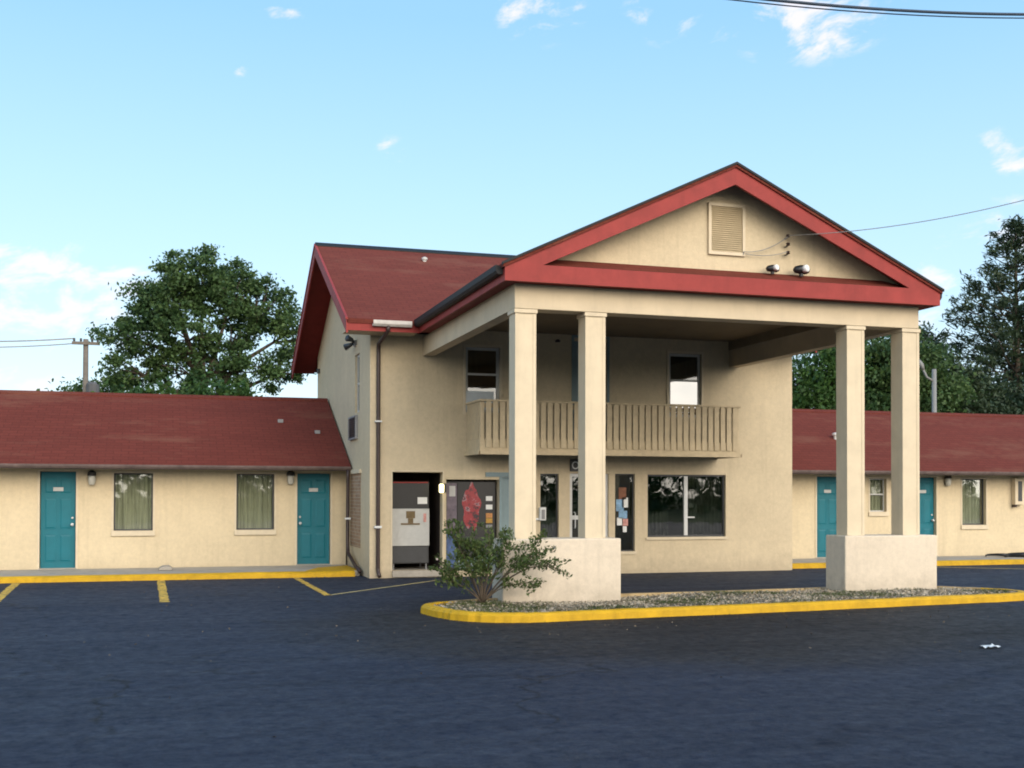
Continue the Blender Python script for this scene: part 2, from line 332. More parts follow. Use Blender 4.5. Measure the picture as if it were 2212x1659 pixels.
# ------------------------------------------------------------ mesh helpers
ORG = {}
class MB:
    def __init__(s): s.v = []; s.f = []
    def add(s, vs, fs):
        o = len(s.v); s.v += [tuple(v) for v in vs]; s.f += [tuple(i+o for i in f) for f in fs]; return s
    def box(s, x0, x1, y0, y1, z0, z1):
        v = [(x0,y0,z0),(x1,y0,z0),(x1,y1,z0),(x0,y1,z0),(x0,y0,z1),(x1,y0,z1),(x1,y1,z1),(x0,y1,z1)]
        return s.add(v, [(0,3,2,1),(4,5,6,7),(0,1,5,4),(1,2,6,5),(2,3,7,6),(3,0,4,7)])
    def prism(s, poly, axis, a0, a1):        # poly: 2D points; axis: extrude direction
        n = len(poly)
        def P(p, a): return {'x': (a, p[0], p[1]), 'y': (p[0], a, p[1]), 'z': (p[0], p[1], a)}[axis]
        v = [P(p, a0) for p in poly]+[P(p, a1) for p in poly]
        return s.add(v, [tuple(range(n))[::-1], tuple(range(n, 2*n))]+[(i, (i+1) % n, n+(i+1) % n, n+i) for i in range(n)])
    def slab(s, q, th):                       # quad/poly with vertical thickness th downward
        n = len(q); v = [tuple(p) for p in q]+[(p[0], p[1], p[2]-th) for p in q]
        return s.add(v, [tuple(range(n)), tuple(range(n, 2*n))[::-1]]+[(i, n+i, n+(i+1) % n, (i+1) % n) for i in range(n)])
    def tube(s, pts, rad, n=8, cap=True):
        pts = [Vector(p) for p in pts]
        if isinstance(rad, (int, float)): rad = [rad]*len(pts)
        o = len(s.v); up = None
        for i, p in enumerate(pts):
            d = (pts[min(i+1, len(pts)-1)]-pts[max(i-1, 0)])
            d = d.normalized() if d.length > 1e-9 else Vector((0, 0, 1))
            if up is None: up = Vector((1, 0, 0)) if abs(d.x) < .9 else Vector((0, 1, 0))
            a = d.cross(up).normalized(); up = a.cross(d).normalized()
            for k in range(n):
                an = 2*math.pi*k/n; s.v.append(tuple(p+(a*math.cos(an)+up*math.sin(an))*rad[i]))
        for i in range(len(pts)-1):
            for k in range(n): s.f.append((o+i*n+k, o+i*n+(k+1) % n, o+(i+1)*n+(k+1) % n, o+(i+1)*n+k))
        if cap: s.f += [tuple(o+k for k in range(n))[::-1], tuple(o+(len(pts)-1)*n+k for k in range(n))]
        return s
    def lathe(s, c, prof, n=14):              # prof: (r, z) list about vertical axis at c
        o = len(s.v)
        for r, z in prof:
            for k in range(n): s.v.append((c[0]+r*math.cos(2*math.pi*k/n), c[1]+r*math.sin(2*math.pi*k/n), c[2]+z))
        for i in range(len(prof)-1):
            for k in range(n): s.f.append((o+i*n+k, o+i*n+(k+1) % n, o+(i+1)*n+(k+1) % n, o+(i+1)*n+k))
        s.f += [tuple(o+k for k in range(n))[::-1], tuple(o+(len(prof)-1)*n+k for k in range(n))]
        return s
    def build(s, name, mat, parent=None, bevel=0, smooth=False, label=None, recalc=True):
        org = ORG.get(parent.name, Vector((0, 0, 0))) if parent else Vector((0, 0, 0))
        me = bpy.data.meshes.new(name)
        if not parent:
            a = np.array(s.v); org = Vector(((a[:, 0].min()+a[:, 0].max())/2, (a[:, 1].min()+a[:, 1].max())/2, a[:, 2].min()))
        me.from_pydata([(x-org.x, y-org.y, z-org.z) for x, y, z in s.v], [], s.f)
        if recalc:
            bm = bmesh.new(); bm.from_mesh(me); bmesh.ops.recalc_face_normals(bm, faces=bm.faces); bm.to_mesh(me); bm.free()
        if smooth: me.polygons.foreach_set('use_smooth', [True]*len(me.polygons))
        me.materials.append(mat)
        o = bpy.data.objects.new(name, me); COL.objects.link(o)
        if parent: o.parent = parent
        else: o.location = org
        ORG[o.name] = org
        if bevel:
            bv = o.modifiers.new('bevel', 'BEVEL'); bv.width = bevel; bv.segments = 2; bv.limit_method = 'ANGLE'
        if label: o['label'] = label
        return o
def box(*a): return MB().box(*a)
def tag(o, label, cat, group=None):
    o['label'] = label; o['category'] = cat
    if group: o['group'] = group
    return o
def struct(o): o['kind'] = 'structure'; return o
def thing(name, loc, label, cat, group=None):
    o = bpy.data.objects.new(name, None); COL.objects.link(o); o.location = loc; o.empty_display_size = .3
    ORG[o.name] = Vector(loc); return tag(o, label, cat, group)
def copy_tree(o, parent=None):
    c = o.copy(); COL.objects.link(c)
    if parent: c.parent = parent
    ORG[c.name] = ORG[o.name].copy()
    for ch in list(o.children): copy_tree(ch, c)
    return c

def wall_grid(u0, u1, z0, z1, holes, w0, w1, axis='y', inner=True):
    """wall in u-z with rectangular holes (u0,u1,z0,z1), outer face at w0, inner face at w1"""
    us = sorted({u0, u1, *[h[0] for h in holes], *[h[1] for h in holes]}); zs = sorted({z0, z1, *[h[2] for h in holes], *[h[3] for h in holes]})
    mb = MB(); P = (lambda u, w, z: (u, w, z)) if axis == 'y' else (lambda u, w, z: (w, u, z))
    solid = lambda u, z: u0 < u < u1 and z0 < z < z1 and not any(h[0] < u < h[1] and h[2] < z < h[3] for h in holes)
    for i in range(len(us)-1):
        for j in range(len(zs)-1):
            a, b_, c, d = us[i], us[i+1], zs[j], zs[j+1]; mu, mz = (a+b_)/2, (c+d)/2
            if not solid(mu, mz): continue
            mb.add([P(a, w0, c), P(b_, w0, c), P(b_, w0, d), P(a, w0, d)], [(0, 1, 2, 3)])
            mb.add([P(a, w1, c), P(b_, w1, c), P(b_, w1, d), P(a, w1, d)], [(3, 2, 1, 0)])
            for (un, zn, q) in ((a-1e-4, mz, ((a, c), (a, d))), (b_+1e-4, mz, ((b_, d), (b_, c))), (mu, c-1e-4, ((b_, c), (a, c))), (mu, d+1e-4, ((a, d), (b_, d)))):
                if not solid(un, zn):
                    (pa, pb), (pc, pd) = q
                    mb.add([P(pa, w0, pb), P(pc, w0, pd), P(pc, w1, pd), P(pa, w1, pb)], [(0, 1, 2, 3)])
    return mb
def frame_mb(x0, x1, z0, z1, y0, y1, w, bottom=True):
    m_ = MB().box(x0, x0+w, y0, y1, z0, z1).box(x1-w, x1, y0, y1, z0, z1).box(x0+w, x1-w, y0, y1, z1-w, z1)
    if bottom: m_.box(x0+w, x1-w, y0, y1, z0, z0+w)
    return m_
def curtain_mb(x0, x1, z0, z1, y, amp=.025, per=.11, n=90):
    m_ = MB(); v = []; f = []; ph = random.random()*6
    for i in range(n+1):
        x = x0+(x1-x0)*i/n; yy = y+amp*math.sin(x/per*2*math.pi+ph)+.4*amp*math.sin(x/per*3.3+ph*2)
        v += [(x, yy, z0), (x, yy, z1)]
    f = [(2*i, 2*i+2, 2*i+3, 2*i+1) for i in range(n)]
    return m_.add(v, f)

# ------------------------------------------------------------ ground
struct(MB().add([(-1500, -1500, -.03), (1500, -1500, -.03), (1500, 1500, -.03), (-1500, 1500, -.03)], [(0, 1, 2, 3)]).build('ground', M_grass))
struct(MB().add([(-45, -16, 0), (60, -16, 0), (60, 34, 0), (-45, 34, 0)], [(0, 1, 2, 3)]).build('parking_lot', M_asph))
# wing walkways: concrete slab with a yellow painted kerb along the edge
KH = .118
struct(box(-28, 4.05, 24.22, 26.25, -.05, KH-.004).build('walkway', M_conc))
def kerb_strip(x0, x1, y0, y1, z, seed, step=.22):
    r_ = random.Random(seed); v = []; f = []; n = int((x1-x0)/step)
    prof = lambda j: [(y0-.015+j[0], -.05), (y0+j[0], z*.7), (y0+.03+j[0]*.5, z+j[1]-.012), (y0+.055, z+j[1]), (y1, z+j[1]*.3), (y1, -.05)]
    for i in range(n+1):
        x = x0+(x1-x0)*i/n; j = (r_.uniform(-.012, .012), r_.uniform(-.008, .006))
        v += [(x, a, b) for a, b in prof(j)]
    for i in range(n):
        for k in range(5): f.append((i*6+k, i*6+6+k, i*6+7+k, i*6+k+1))
    f += [tuple(range(6)), tuple(n*6+k for k in range(6))[::-1]]
    return MB().add(v, f)
struct(kerb_strip(-28, 3.92, 24.02, 24.22, KH, 1).build('kerb', M_yel))
# yellow paint carried over the walkway end by the last door
struct(MB().add([(2.9, 24.225, KH+.001), (4.04, 24.225, KH+.001), (4.04, 25.9, KH+.001), (3.3, 25.3, KH+.001)], [(0, 1, 2, 3)]).build('kerb_paint', M_yel))
struct(box(13.95, 48, 24.02, 25.72, -.05, KH-.004).build('walkway', M_conc))
struct(kerb_strip(13.95, 48, 23.84, 24.02, KH, 2).build('kerb', M_yel))
def worn_line(x0, y0, x1, y1, w, mat=None, z=.004):
    d = Vector((x1-x0, y1-y0, 0)); L = d.length; d.normalize(); nn = Vector((-d.y, d.x, 0)); v = []; f = []; n = max(2, int(L/.12))
    for i in range(n+1):
        p = Vector((x0, y0, z))+d*L*i/n
        for s_ in (-1, 1): v.append(tuple(p+nn*s_*(w/2+random.uniform(-.012, .012))))
    for i in range(n): f.append((2*i, 2*i+2, 2*i+3, 2*i+1))
    return struct(MB().add(v, f).build('parking_line', mat or M_line, recalc=False))
def line_mat(name, col, wear):
    M, t, b = base_mat(name, col, .75, .2)
    c = mixc(t, ramp(t, noise_node(t, 7, 8, .8), [(.50-wear, (.9,)*3), (.62-wear, (0, 0, 0))]), col, (.05, .05, .055))
    t.links.new(c, b.inputs['Base Color']); return M
M_line = line_mat('yellow_line_paint', (.78, .48, .07), .08)
M_line2 = line_mat('faded_line_paint', (.60, .47, .20), .2)
worn_line(-2.62, 24.0, -2.48, 19.3, .15); worn_line(.03, 24.0, .085, 19.2, .15); worn_line(2.68, 24.0, 2.75, 19.7, .12)
worn_line(2.74, 19.70, 5.3, 22.5, .07, M_line2)
worn_line(17.6, 23.6, 21.5, 20.6, .10, M_line2); worn_line(20.6, 23.7, 25.5, 20.0, .10, M_line2)
for k in range(1, 6): worn_line(-2.6-2.65*k, 24.0, -2.5-2.6*k, 19.3, .15)

# island
OUT = [(3.66,16.45),(3.70,16.05),(3.80,15.62),(3.98,15.27),(4.35,14.98),(4.9,14.84),(5.5,14.90),(6.1,14.96),(7.0,15.03),(8.0,15.10),(9.2,15.20),(10.5,15.33),(12.0,15.50),(13.2,15.62),
       (13.75,15.78),(13.98,16.15),(13.85,16.62),(13.45,17.1),(12.9,17.5),(12.2,17.68),(11.0,17.66),(9.0,17.5),(7.0,17.42),(5.6,17.36),(4.7,17.16),(4.05,16.9),(3.75,16.66)]
def catmull(P, k=5):
    o = []; n = len(P)
    for i in range(n):
        a, b_, c, d = (Vector(P[(i+j-1) % n]).to_3d() for j in range(4))
        for s_ in range(k):
            t_ = s_/k; o.append(.5*((2*b_)+(c-a)*t_+(2*a-5*b_+4*c-d)*t_*t_+(3*b_-a-3*c+d)*t_**3))
    return o
oc = catmull(OUT); n = len(oc); cen = Vector((9, 16.3, 0)); v = []; f = []
nrm = []
for i in range(n):
    d = (oc[(i+1) % n]-oc[i-1]).normalized(); nrm.append(Vector((-d.y, d.x, 0)))
sgn = 1 if (nrm[0]).dot(cen-oc[0]) > 0 else -1
IN = []
for i in range(n):
    p = oc[i]; q = nrm[i]*sgn; j = random.uniform(-.014, .014); jz = random.uniform(-.003, .003)
    for off, z in ((-.012+j, -.05), (.0+j, .085), (.026+j*.5, .118+jz), (.055, .127+jz), (.145, .125+jz), (.155, .04)):
        v.append((p.x+q.x*off, p.y+q.y*off, z))
    IN.append(p+q*.151)
fb = []
for i in range(n):
    for k in range(5): (fb if (oc[i].y > 16.75 and oc[i].x > 4.2) else f).append((i*6+k, ((i+1) % n)*6+k, ((i+1) % n)*6+k+1, i*6+k+1))
struct(MB().add(v, f).build('island_kerb', M_yel)); struct(MB().add(v, fb).build('island_kerb', M_fade))
def bed_z(x, y): return .092+.02*math.sin(x*1.7)*math.sin(y*2.3)+.02*math.sin(x*.6+1)
v = []; f = []; RN = 7
for i in range(n):
    for k in range(RN):
        p = IN[i].lerp(Vector((min(max(IN[i].x, 4.9), 12.9), 16.35, 0)), k/(RN-1)); v.append((p.x, p.y, bed_z(p.x, p.y) if k else .08))
for i in range(n):
    for k in range(RN-1): f.append((i*RN+k, ((i+1) % n)*RN+k, ((i+1) % n)*RN+k+1, i*RN+k+1))
struct(MB().add(v, f).build('island_bed', M_bed, smooth=True))

def cards(pts, size, mat, name, parent=None, up=0.0, aspect=.5, jit=.35, dirs=None):
    """many small leaf faces (two triangles folded along the midrib) in one mesh"""
    pts = np.asarray(pts, float); N = len(pts)
    d = rng.normal(size=(N, 3)) if dirs is None else dirs+rng.normal(size=(N, 3))*jit
    d[:, 2] += up; d /= np.linalg.norm(d, axis=1, keepdims=True)
    r = rng.normal(size=(N, 3)); a = np.cross(d, r); a /= np.linalg.norm(a, axis=1, keepdims=True)
    L = (size*(1+jit*rng.uniform(-1, 1, N)))[:, None]; w = L*aspect
    nn = np.cross(d, a)
    V = np.stack([pts-d*L/2, pts+a*w/2+nn*L*.06, pts+d*L/2, pts-a*w/2+nn*L*.06], 1).reshape(-1, 3)
    org = np.array(ORG.get(parent.name, (0, 0, 0))) if parent else V.min(0)*[.5, .5, 1]+V.max(0)*[.5, .5, 0]
    me = bpy.data.meshes.new(name); me.vertices.add(4*N); me.vertices.foreach_set('co', (V-org).astype(np.float32).ravel())
    me.loops.add(4*N); me.loops.foreach_set('vertex_index', np.arange(4*N, dtype=np.int32))
    me.polygons.add(N); me.polygons.foreach_set('loop_start', np.arange(0, 4*N, 4, dtype=np.int32))
    me.update(calc_edges=True); me.validate()
    me.materials.append(mat); o = bpy.data.objects.new(name, me); COL.objects.link(o)
    if parent: o.parent = parent
    else: o.location = org
    ORG[o.name] = Vector(org); return o
def in_poly(x, y, P):
    c = False; j = len(P)-1
    for i in range(len(P)):
        if (P[i].y > y) != (P[j].y > y) and x < (P[j].x-P[i].x)*(y-P[i].y)/(P[j].y-P[i].y)+P[i].x: c = not c
        j = i
    return c
pl = []
while len(pl) < 9000:
    x, y = random.uniform(3.8, 13.9), random.uniform(15, 17.6)
    if in_poly(x, y, IN) and not (4.98 < x < 6.96 and 16.8 < y < 17.44) and not (10.96 < x < 12.81 and 16.8 < y < 17.44): pl.append((x, y, bed_z(x, y)+random.uniform(.0, .02)))
o = cards(pl, .055, M_mulch, 'leaf_litter', aspect=.45, dirs=np.tile([0., 0, 0], (9000, 1))+rng.normal(size=(9000, 3))*[1, 1, .25]); o['kind'] = 'stuff'
pl = []
while len(pl) < 5200:
    cx, cy = random.uniform(3.8, 13.7), random.uniform(15.05, 17.5)
    if not in_poly(cx, cy, IN) or math.sin(cx*2.1+1)*math.sin(cy*3)+random.uniform(-.6, .6)+(.7 if cx < 5.2 else 0) < .35: continue
    for q in range(12):
        x, y = random.gauss(cx, .06), random.gauss(cy, .05)
        if in_poly(x, y, IN) and not (4.98 < x < 6.96 and 16.8 < y < 17.44) and not (10.96 < x < 12.81 and 16.8 < y < 17.44): pl.append((x, y, bed_z(x, y)+.02))
o = cards(pl, .06, M_tuft, 'grass_tufts', up=1.2, aspect=.14); o['kind'] = 'stuff'

pl = [(random.uniform(-6, 16), random.uniform(7.2, 23.8), .008) for _ in range(90)]
pl += [(random.gauss(7.5, 3.5), random.gauss(14.3, .5), .008) for _ in range(110)]
pl += [(random.uniform(-8, 4), random.gauss(23.85, .12), .008) for _ in range(200)]
pl = [p for p in pl if not in_poly(p[0], p[1], oc)]
o = cards(pl, .03, M_litter, 'asphalt_litter', aspect=.6, dirs=rng.normal(size=(len(pl), 3))*[1, 1, .25], jit=.3); o['kind'] = 'stuff'

# ------------------------------------------------------------ main building
FY, X0, X1, BY = 23.4, 4.11, 13.88, 31.64
mb_ = thing('motel_building', (9, FY, 0), 'two storey cream motel office with red gabled roof and columned portico', 'building')
D1 = (4.58, 5.64, .15, 2.18); D2 = (5.72, 6.87, .12, 2.035); D3 = (6.93, 7.62, .10, 2.09)
WL = (7.79, 8.21, .50, 2.17); DR = (8.46, 9.36, .05, 2.18); SL = (9.51, 9.98, .48, 2.18); BW = (10.28, 12.19, .785, 2.17)
UL = (6.13, 6.88, 3.45, 4.83); UD = (8.55, 9.32, 2.84, 5.12); UR = (10.79, 11.58, 3.45, 4.87)
wall_grid(X0, X1, -.05, 5.05, [D1, D2, D3, WL, DR, SL, BW, UL, UD, UR], FY, FY+.22).build('front_wall', M_wall, mb_)
RY, RZ, EY, EZ = 27.52, 7.67, 22.63, 5.20
slope = (RZ-EZ)/(RY-EY); BEY = 2*RY-EY
SWIN = (24.72, 25.30, 3.5, 4.78)
wall_grid(FY+.22, BY, -.05, 5.05, [SWIN], X0, X0+.22, 'x').build('side_wall', M_wall, mb_)
box(X1-.22, X1, FY+.22, BY, -.05, 5.05).build('side_wall', M_wall, mb_)
box(X0+.22, X1-.22, BY-.22, BY, -.05, 5.05).build('rear_wall', M_wall, mb_)
gz = lambda y: EZ-.14+(min(y, 2*RY-y)-EY)*slope
for xa, xb in ((X0, X0+.22), (X1-.22, X1)):
    MB().prism([(FY, 5.05), (BY, 5.05), (BY, gz(BY)), (RY, gz(RY)), (FY, gz(FY))], 'x', xa, xb).build('gable_wall', M_wall, mb_)
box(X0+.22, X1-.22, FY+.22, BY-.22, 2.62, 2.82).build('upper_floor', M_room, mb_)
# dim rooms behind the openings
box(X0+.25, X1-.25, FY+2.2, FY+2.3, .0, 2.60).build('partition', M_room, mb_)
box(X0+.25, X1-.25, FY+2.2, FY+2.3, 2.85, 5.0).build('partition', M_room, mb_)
# roof
RX0, RX1 = 3.53, 14.02
roof = MB()
for xa, xb, ys in ((RX0-.02, 5.3, EY), (5.3, 12.4, EY+.5), (12.4, RX1+.02, EY)):
    roof.slab([(xa, ys, EZ+(ys-EY)*slope), (xb, ys, EZ+(ys-EY)*slope), (xb, RY, RZ), (xa, RY, RZ)], .09)
roof.slab([(RX0-.02, RY, RZ), (RX1+.02, RY, RZ), (RX1+.02, BEY, EZ), (RX0-.02, BEY, EZ)], .09)
roof = roof.build('roof', M_shin2, mb_)
MB().prism([(RY-.16, RZ-.16*slope+.004), (RY, RZ+.004), (RY+.16, RZ-.16*slope+.004), (RY+.16, RZ-.16*slope+.03), (RY, RZ+.045), (RY-.16, RZ-.16*slope+.03)], 'x', RX0-.03, RX1+.03).build('ridge_cap', M_edge, roof)
pv = (8.3-.64, 26.55); pz = EZ+(26.55-EY)*slope
MB().lathe((5.98, 26.7, EZ+(26.7-EY)*slope-.05), [(.045, 0), (.045, .07), (.07, .08), (.07, .13), (.02, .15)]).build('roof_vent', M_frame, roof)
for xa, xb in ((RX0-.035, RX0), (RX1, RX1+.035)):
    rk = MB()
    for ya, yb, k in ((EY, RY, 1), (RY, BEY, -1)):
        za = EZ if k == 1 else RZ; zb = RZ if k == 1 else EZ
        rk.prism([(ya, za-.04), (yb, zb-.04), (yb, zb-.29), (ya, za-.29)], 'x', xa, xb)
    rk.build('rake_board', M_red, roof)
    ed = MB().prism([(EY-.02, EZ-.03), (RY, RZ-.035), (RY, RZ+.012), (EY-.02, EZ+.012)], 'x', xa-.02, xa+.03)
    ed.prism([(RY, RZ-.035), (BEY+.02, EZ-.03), (BEY+.02, EZ+.012), (RY, RZ+.012)], 'x', xa-.02, xa+.03).build('drip_edge', M_red, roof)
for xa, xb in ((RX0, X0), (X1, RX1)):
    sf = MB().slab([(xa, EY+.04, EZ-.12+.02), (xb, EY+.04, EZ-.10), (xb, RY, RZ-.12), (xa, RY, RZ-.12)], .03)
    sf.slab([(xa, RY, RZ-.12), (xb, RY, RZ-.12), (xb, BEY-.04, EZ-.10), (xa, BEY-.04, EZ-.10)], .03).build('soffit', M_dkred, roof)
# eaves: fascia, soffit, gutter
PX0, PX1 = 4.97, 12.73
for xa, xb in ((RX0, PX0), (PX1, RX1)):
    box(xa, xb, EY+.02, EY+.055, 4.965, EZ-.07).build('fascia', M_red, roof)
    box(xa, xb, EY+.055, FY, 4.985, 5.01).build('soffit', M_beam, roof)
def gutter_mb(x0, x1, y, z, w=.10, h=.10):
    prof = [(y, z+h), (y-.01, z+h), (y-.01, z+.03), (y-.035, z), (y-w+.03, z), (y-w-.01, z+.045), (y-w-.018, z+h), (y-w-.004, z+h), (y-w+.006, z+.05), (y-w+.034, z+.012), (y-.04, z+.012), (y-.02, z+.035)]
    return MB().prism(prof, 'x', x0, x1)
gutter_mb(4.02, 4.80, EY+.02, 5.06, .11, .115).build('gutter', M_gut, roof)
gutter_mb(12.9, 13.9, EY+.02, 5.06, .11, .115).build('gutter', M_gut, roof)

# portico roof
PYF = 16.64; PEZ, PAZ, PAX = 5.25, 7.08, 8.85
ps = (PAZ-PEZ)/(PAX-PX0)
yv = lambda z: EY+(z-EZ)/slope+.02
prf = MB().slab([(PX0-.03, PYF-.03, PEZ-.012), (PAX, PYF-.03, PAZ), (PAX, yv(PAZ), PAZ), (PX0-.03, yv(PEZ), PEZ-.012)], .07)
prf.slab([(PAX, PYF-.03, PAZ), (PX1+.03, PYF-.03, PEZ-.012), (PX1+.03, yv(PEZ), PEZ-.012), (PAX, yv(PAZ), PAZ)], .07)
prf = prf.build('portico_roof', M_shin, mb_)
A, B, C_, D_, E_ = (PX0, 4.97), (PX1, 4.97), (PX1, PEZ-.035), (PAX, PAZ-.028), (PX0, PEZ-.035)
I1, I2, I3 = (5.58, 5.235), (12.12, 5.235), (PAX, 6.735)
fm = MB()
for poly in ((A, B, I2, I1), (B, C_, I2), (C_, D_, I3, I2), (D_, E_, I1, I3), (E_, A, I1)):
    fm.prism(list(poly), 'y', PYF, PYF+.045)
bm_o = fm.build('pediment_fascia', M_red, prf)
ed = MB().prism([(PX0-.05, PEZ-.045), (PAX, PAZ-.026), (PAX, PAZ+.014), (PX0-.05, PEZ-.005)], 'y', PYF-.05, PYF+.012)
ed.prism([(PAX, PAZ-.026), (PX1+.05, PEZ-.045), (PX1+.05, PEZ-.005), (PAX, PAZ+.014)], 'y', PYF-.05, PYF+.012).build('drip_edge', M_edge, prf)
# side fascias, gutters and soffits of the portico
box(PX0, PX0+.04, PYF+.045, EY+.02, 4.97, PEZ-.085).build('fascia', M_red, prf)
box(PX1-.04, PX1, PYF+.045, EY+.02, 4.97, PEZ-.085).build('fascia', M_red, prf)
for s_, xx in ((-1, PX0), (1, PX1)):
    g_ = [(xx, 5.10), (xx+s_*.02, 5.075), (xx+s_*.09, 5.085), (xx+s_*.115, 5.13), (xx+s_*.12, 5.215), (xx+s_*.10, 5.215), (xx+s_*.02, 5.19), (xx, 5.20)]
    MB().prism(g_, 'y', PYF+.10, EY-.02).build('gutter', M_edge, prf)
box(PX0+.01, PX1-.01, PYF+.045, 17.10, 4.985, 5.015).build('soffit', M_dkred, prf)
for xa, xb in ((PX0+.04, 5.21), (12.50, PX1-.04)):
    box(xa, xb, 17.10, EY+.05, 4.985, 5.01).build('soffit', M_dkred, prf)
# sloping undersides behind the pediment fascia
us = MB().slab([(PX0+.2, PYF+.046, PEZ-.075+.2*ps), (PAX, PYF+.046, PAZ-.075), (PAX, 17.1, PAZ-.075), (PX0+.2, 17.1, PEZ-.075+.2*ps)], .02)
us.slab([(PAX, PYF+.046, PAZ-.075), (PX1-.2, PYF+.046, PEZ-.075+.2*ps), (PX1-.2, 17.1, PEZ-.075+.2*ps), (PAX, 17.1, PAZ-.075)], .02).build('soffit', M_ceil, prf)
MB().slab([(5.4, PYF+.046, 5.232), (12.3, PYF+.046, 5.232), (11.9, 17.10, 5.43), (5.8, 17.10, 5.43)], .03).build('pent_roof', M_shin, prf)
gw = MB().prism([(5.45, 5.03), (12.25, 5.03), (12.25, PEZ-.10+.48*ps), (PAX, PAZ-.11), (5.45, PEZ-.10+.48*ps)], 'y', 17.10, 17.2).build('pediment_wall', M_wall, mb_)
gv = frame_mb(8.58, 9.25, 5.68, 6.53, 17.055, 17.098, .05).build('gable_vent', M_trim, gw)
lv = MB()
for k in range(22):
    z = 5.735+k*.034
    lv.prism([(17.088, z+.034), (17.066, z), (17.071, z-.003), (17.096, z+.032)], 'x', 8.63, 9.20)
lv.build('louvre', M_vent, gv)

# beams, ceiling
b = MB().box(5.21, 12.50, 16.91, 17.25, 4.60, 4.985); b.build('beam', M_beam, mb_, bevel=.008)
box(5.21, 5.43, 17.25, FY, 4.60, 4.985).build('beam', M_beam, mb_)
box(12.28, 12.50, 17.25, FY, 4.60, 4.985).build('beam', M_beam, mb_)
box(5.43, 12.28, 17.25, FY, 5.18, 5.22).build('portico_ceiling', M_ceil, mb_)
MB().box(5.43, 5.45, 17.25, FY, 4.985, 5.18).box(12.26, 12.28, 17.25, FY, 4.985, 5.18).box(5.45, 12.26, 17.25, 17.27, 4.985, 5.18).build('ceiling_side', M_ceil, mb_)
box(5.43, 12.28, FY, FY+.2, 5.051, 5.178).build('wall_header', M_wall, mb_)
# columns on plinths
for xa, xb in ((5.23, 5.563), (6.385, 6.715), (11.10, 11.432), (12.195, 12.525)):
    c = box(xa, xb, 16.945, 17.278, 1.03, 4.545).build('column', M_col, mb_, bevel=.01)
    box(xa-.022, xb+.022, 16.92, 17.30, 4.535, 4.598).build('cap', M_trim, c, bevel=.006)
    # thin corner boards of the boxed column
    cb = MB()
    for u in (xa-.004, xb-.046): cb.box(u, u+.05, 16.938, 16.944, 1.05, 4.533)
    cb.build('corner_board', M_col, c)
for xa, xb in ((5.0, 6.94), (10.98, 12.793)):
    box(xa, xb, 16.82, 17.42, -.02, 1.045).build('plinth', M_plinth, mb_, bevel=.02)

# balcony
bal = MB().box(6.16, 11.94, 22.34+.02, FY, 2.60, 2.70).build('balcony', M_rail, mb_)
MB().box(6.14, 11.96, 22.30, 22.335, 2.602, 2.84).box(6.14, 6.175, 22.335, FY, 2.56, 2.84).box(11.925, 11.96, 22.335, FY, 2.56, 2.84).build('rim_board', M_rail, bal)
MB().box(6.12, 11.98, 22.27, 22.30, 2.53, 2.60).box(6.105, 6.14, 22.27, FY, 2.53, 2.60).box(11.96, 11.995, 22.27, FY, 2.53, 2.60).build('skirt_board', M_rail, bal)
MB().box(6.13, 11.97, 22.26, 22.40, 3.60, 3.64).box(6.13, 6.22, 22.40, FY, 3.60, 3.64).box(11.88, 11.97, 22.40, FY, 3.60, 3.64).build('top_rail', M_rail, bal)
MB().box(6.2, 11.9, 22.345, 22.38, 3.48, 3.57).build('under_rail', M_rail, bal)
for px in (6.16, 8.05, 10.0, 11.86):
    box(px, px+.085, 22.337, 22.425, 2.84, 3.60).build('post', M_rail, bal)
first = box(6.265, 6.372, 22.272, 22.298, 2.67, 3.597).build('baluster', M_rail, bal)
k = 1
while 6.265+k*.145 < 11.80:
    c = first.copy(); COL.objects.link(c); c.parent = bal; c.location = (k*.145, 0, 0); c.rotation_euler = (0, R(random.uniform(-.4, .4))*0, 0); k += 1
side = box(6.15, 6.174, 22.47, 22.555, 2.845, 3.597).build('baluster', M_rail, bal)
for xx in (0, 5.775):
    for k in range(7):
        if xx == 0 and k == 0: continue
        c = side.copy(); COL.objects.link(c); c.parent = bal; c.location = (xx, k*.132, 0)

# windows and doors in the front wall
def sash_window(rect, name, parent, y, fw=.055, midz=None, fm=M_frame, gm=M_dglass, sill=True, curtain=None, trim=None):
    x0, x1, z0, z1 = rect
    w = frame_mb(x0+.002, x1-.002, z0+.002, z1-.002, y, y+.05, fw)
    if midz: w.box(x0+fw, x1-fw, y+.005, y+.045, midz-.022, midz+.022)
    w = w.build(name, fm, parent)
    box(x0+fw*.6, x1-fw*.6, y+.02, y+.028, z0+fw*.6, z1-fw*.6).build('pane', gm, w)
    if curtain: curtain_mb(x0+.01, x1-.01, z0+.02, z1-.02, y+.13).build('curtain', curtain, w, smooth=True)
    return w
wu = sash_window(UL, 'window', mb_, FY+.05, .06, 4.26, curtain=None)
box(UL[0]+.05, UL[1]-.05, FY+.16, FY+.17, 4.28, 4.78).build('blind', M_blind, wu)
box(UL[0]-.04, UL[0]+.62, FY+.01, FY+.045, 3.5, 3.90).build('white_board', M_pale, wu)
wu = sash_window(UR, 'window', mb_, FY+.05, .06, 4.27)
box(UR[0]+.05, UR[1]-.05, FY+.16, FY+.17, 4.3, 4.82).build('blind', M_blind, wu)
box(UR[0]+.05, UR[1]-.05, FY+.060, FY+.068, 3.50, 4.25).build('mirror_pane', M_mirror, wu)  # added mirror sheet, brightens the lower sash with reflected sky
for rct in (UL, UR):
    x0, x1, z0, z1 = rct
    frame_mb(x0-.05, x1+.05, z0-.05, z1+.05, FY-.022, FY-.001, .05).build('window_surround', M_trim, mb_)
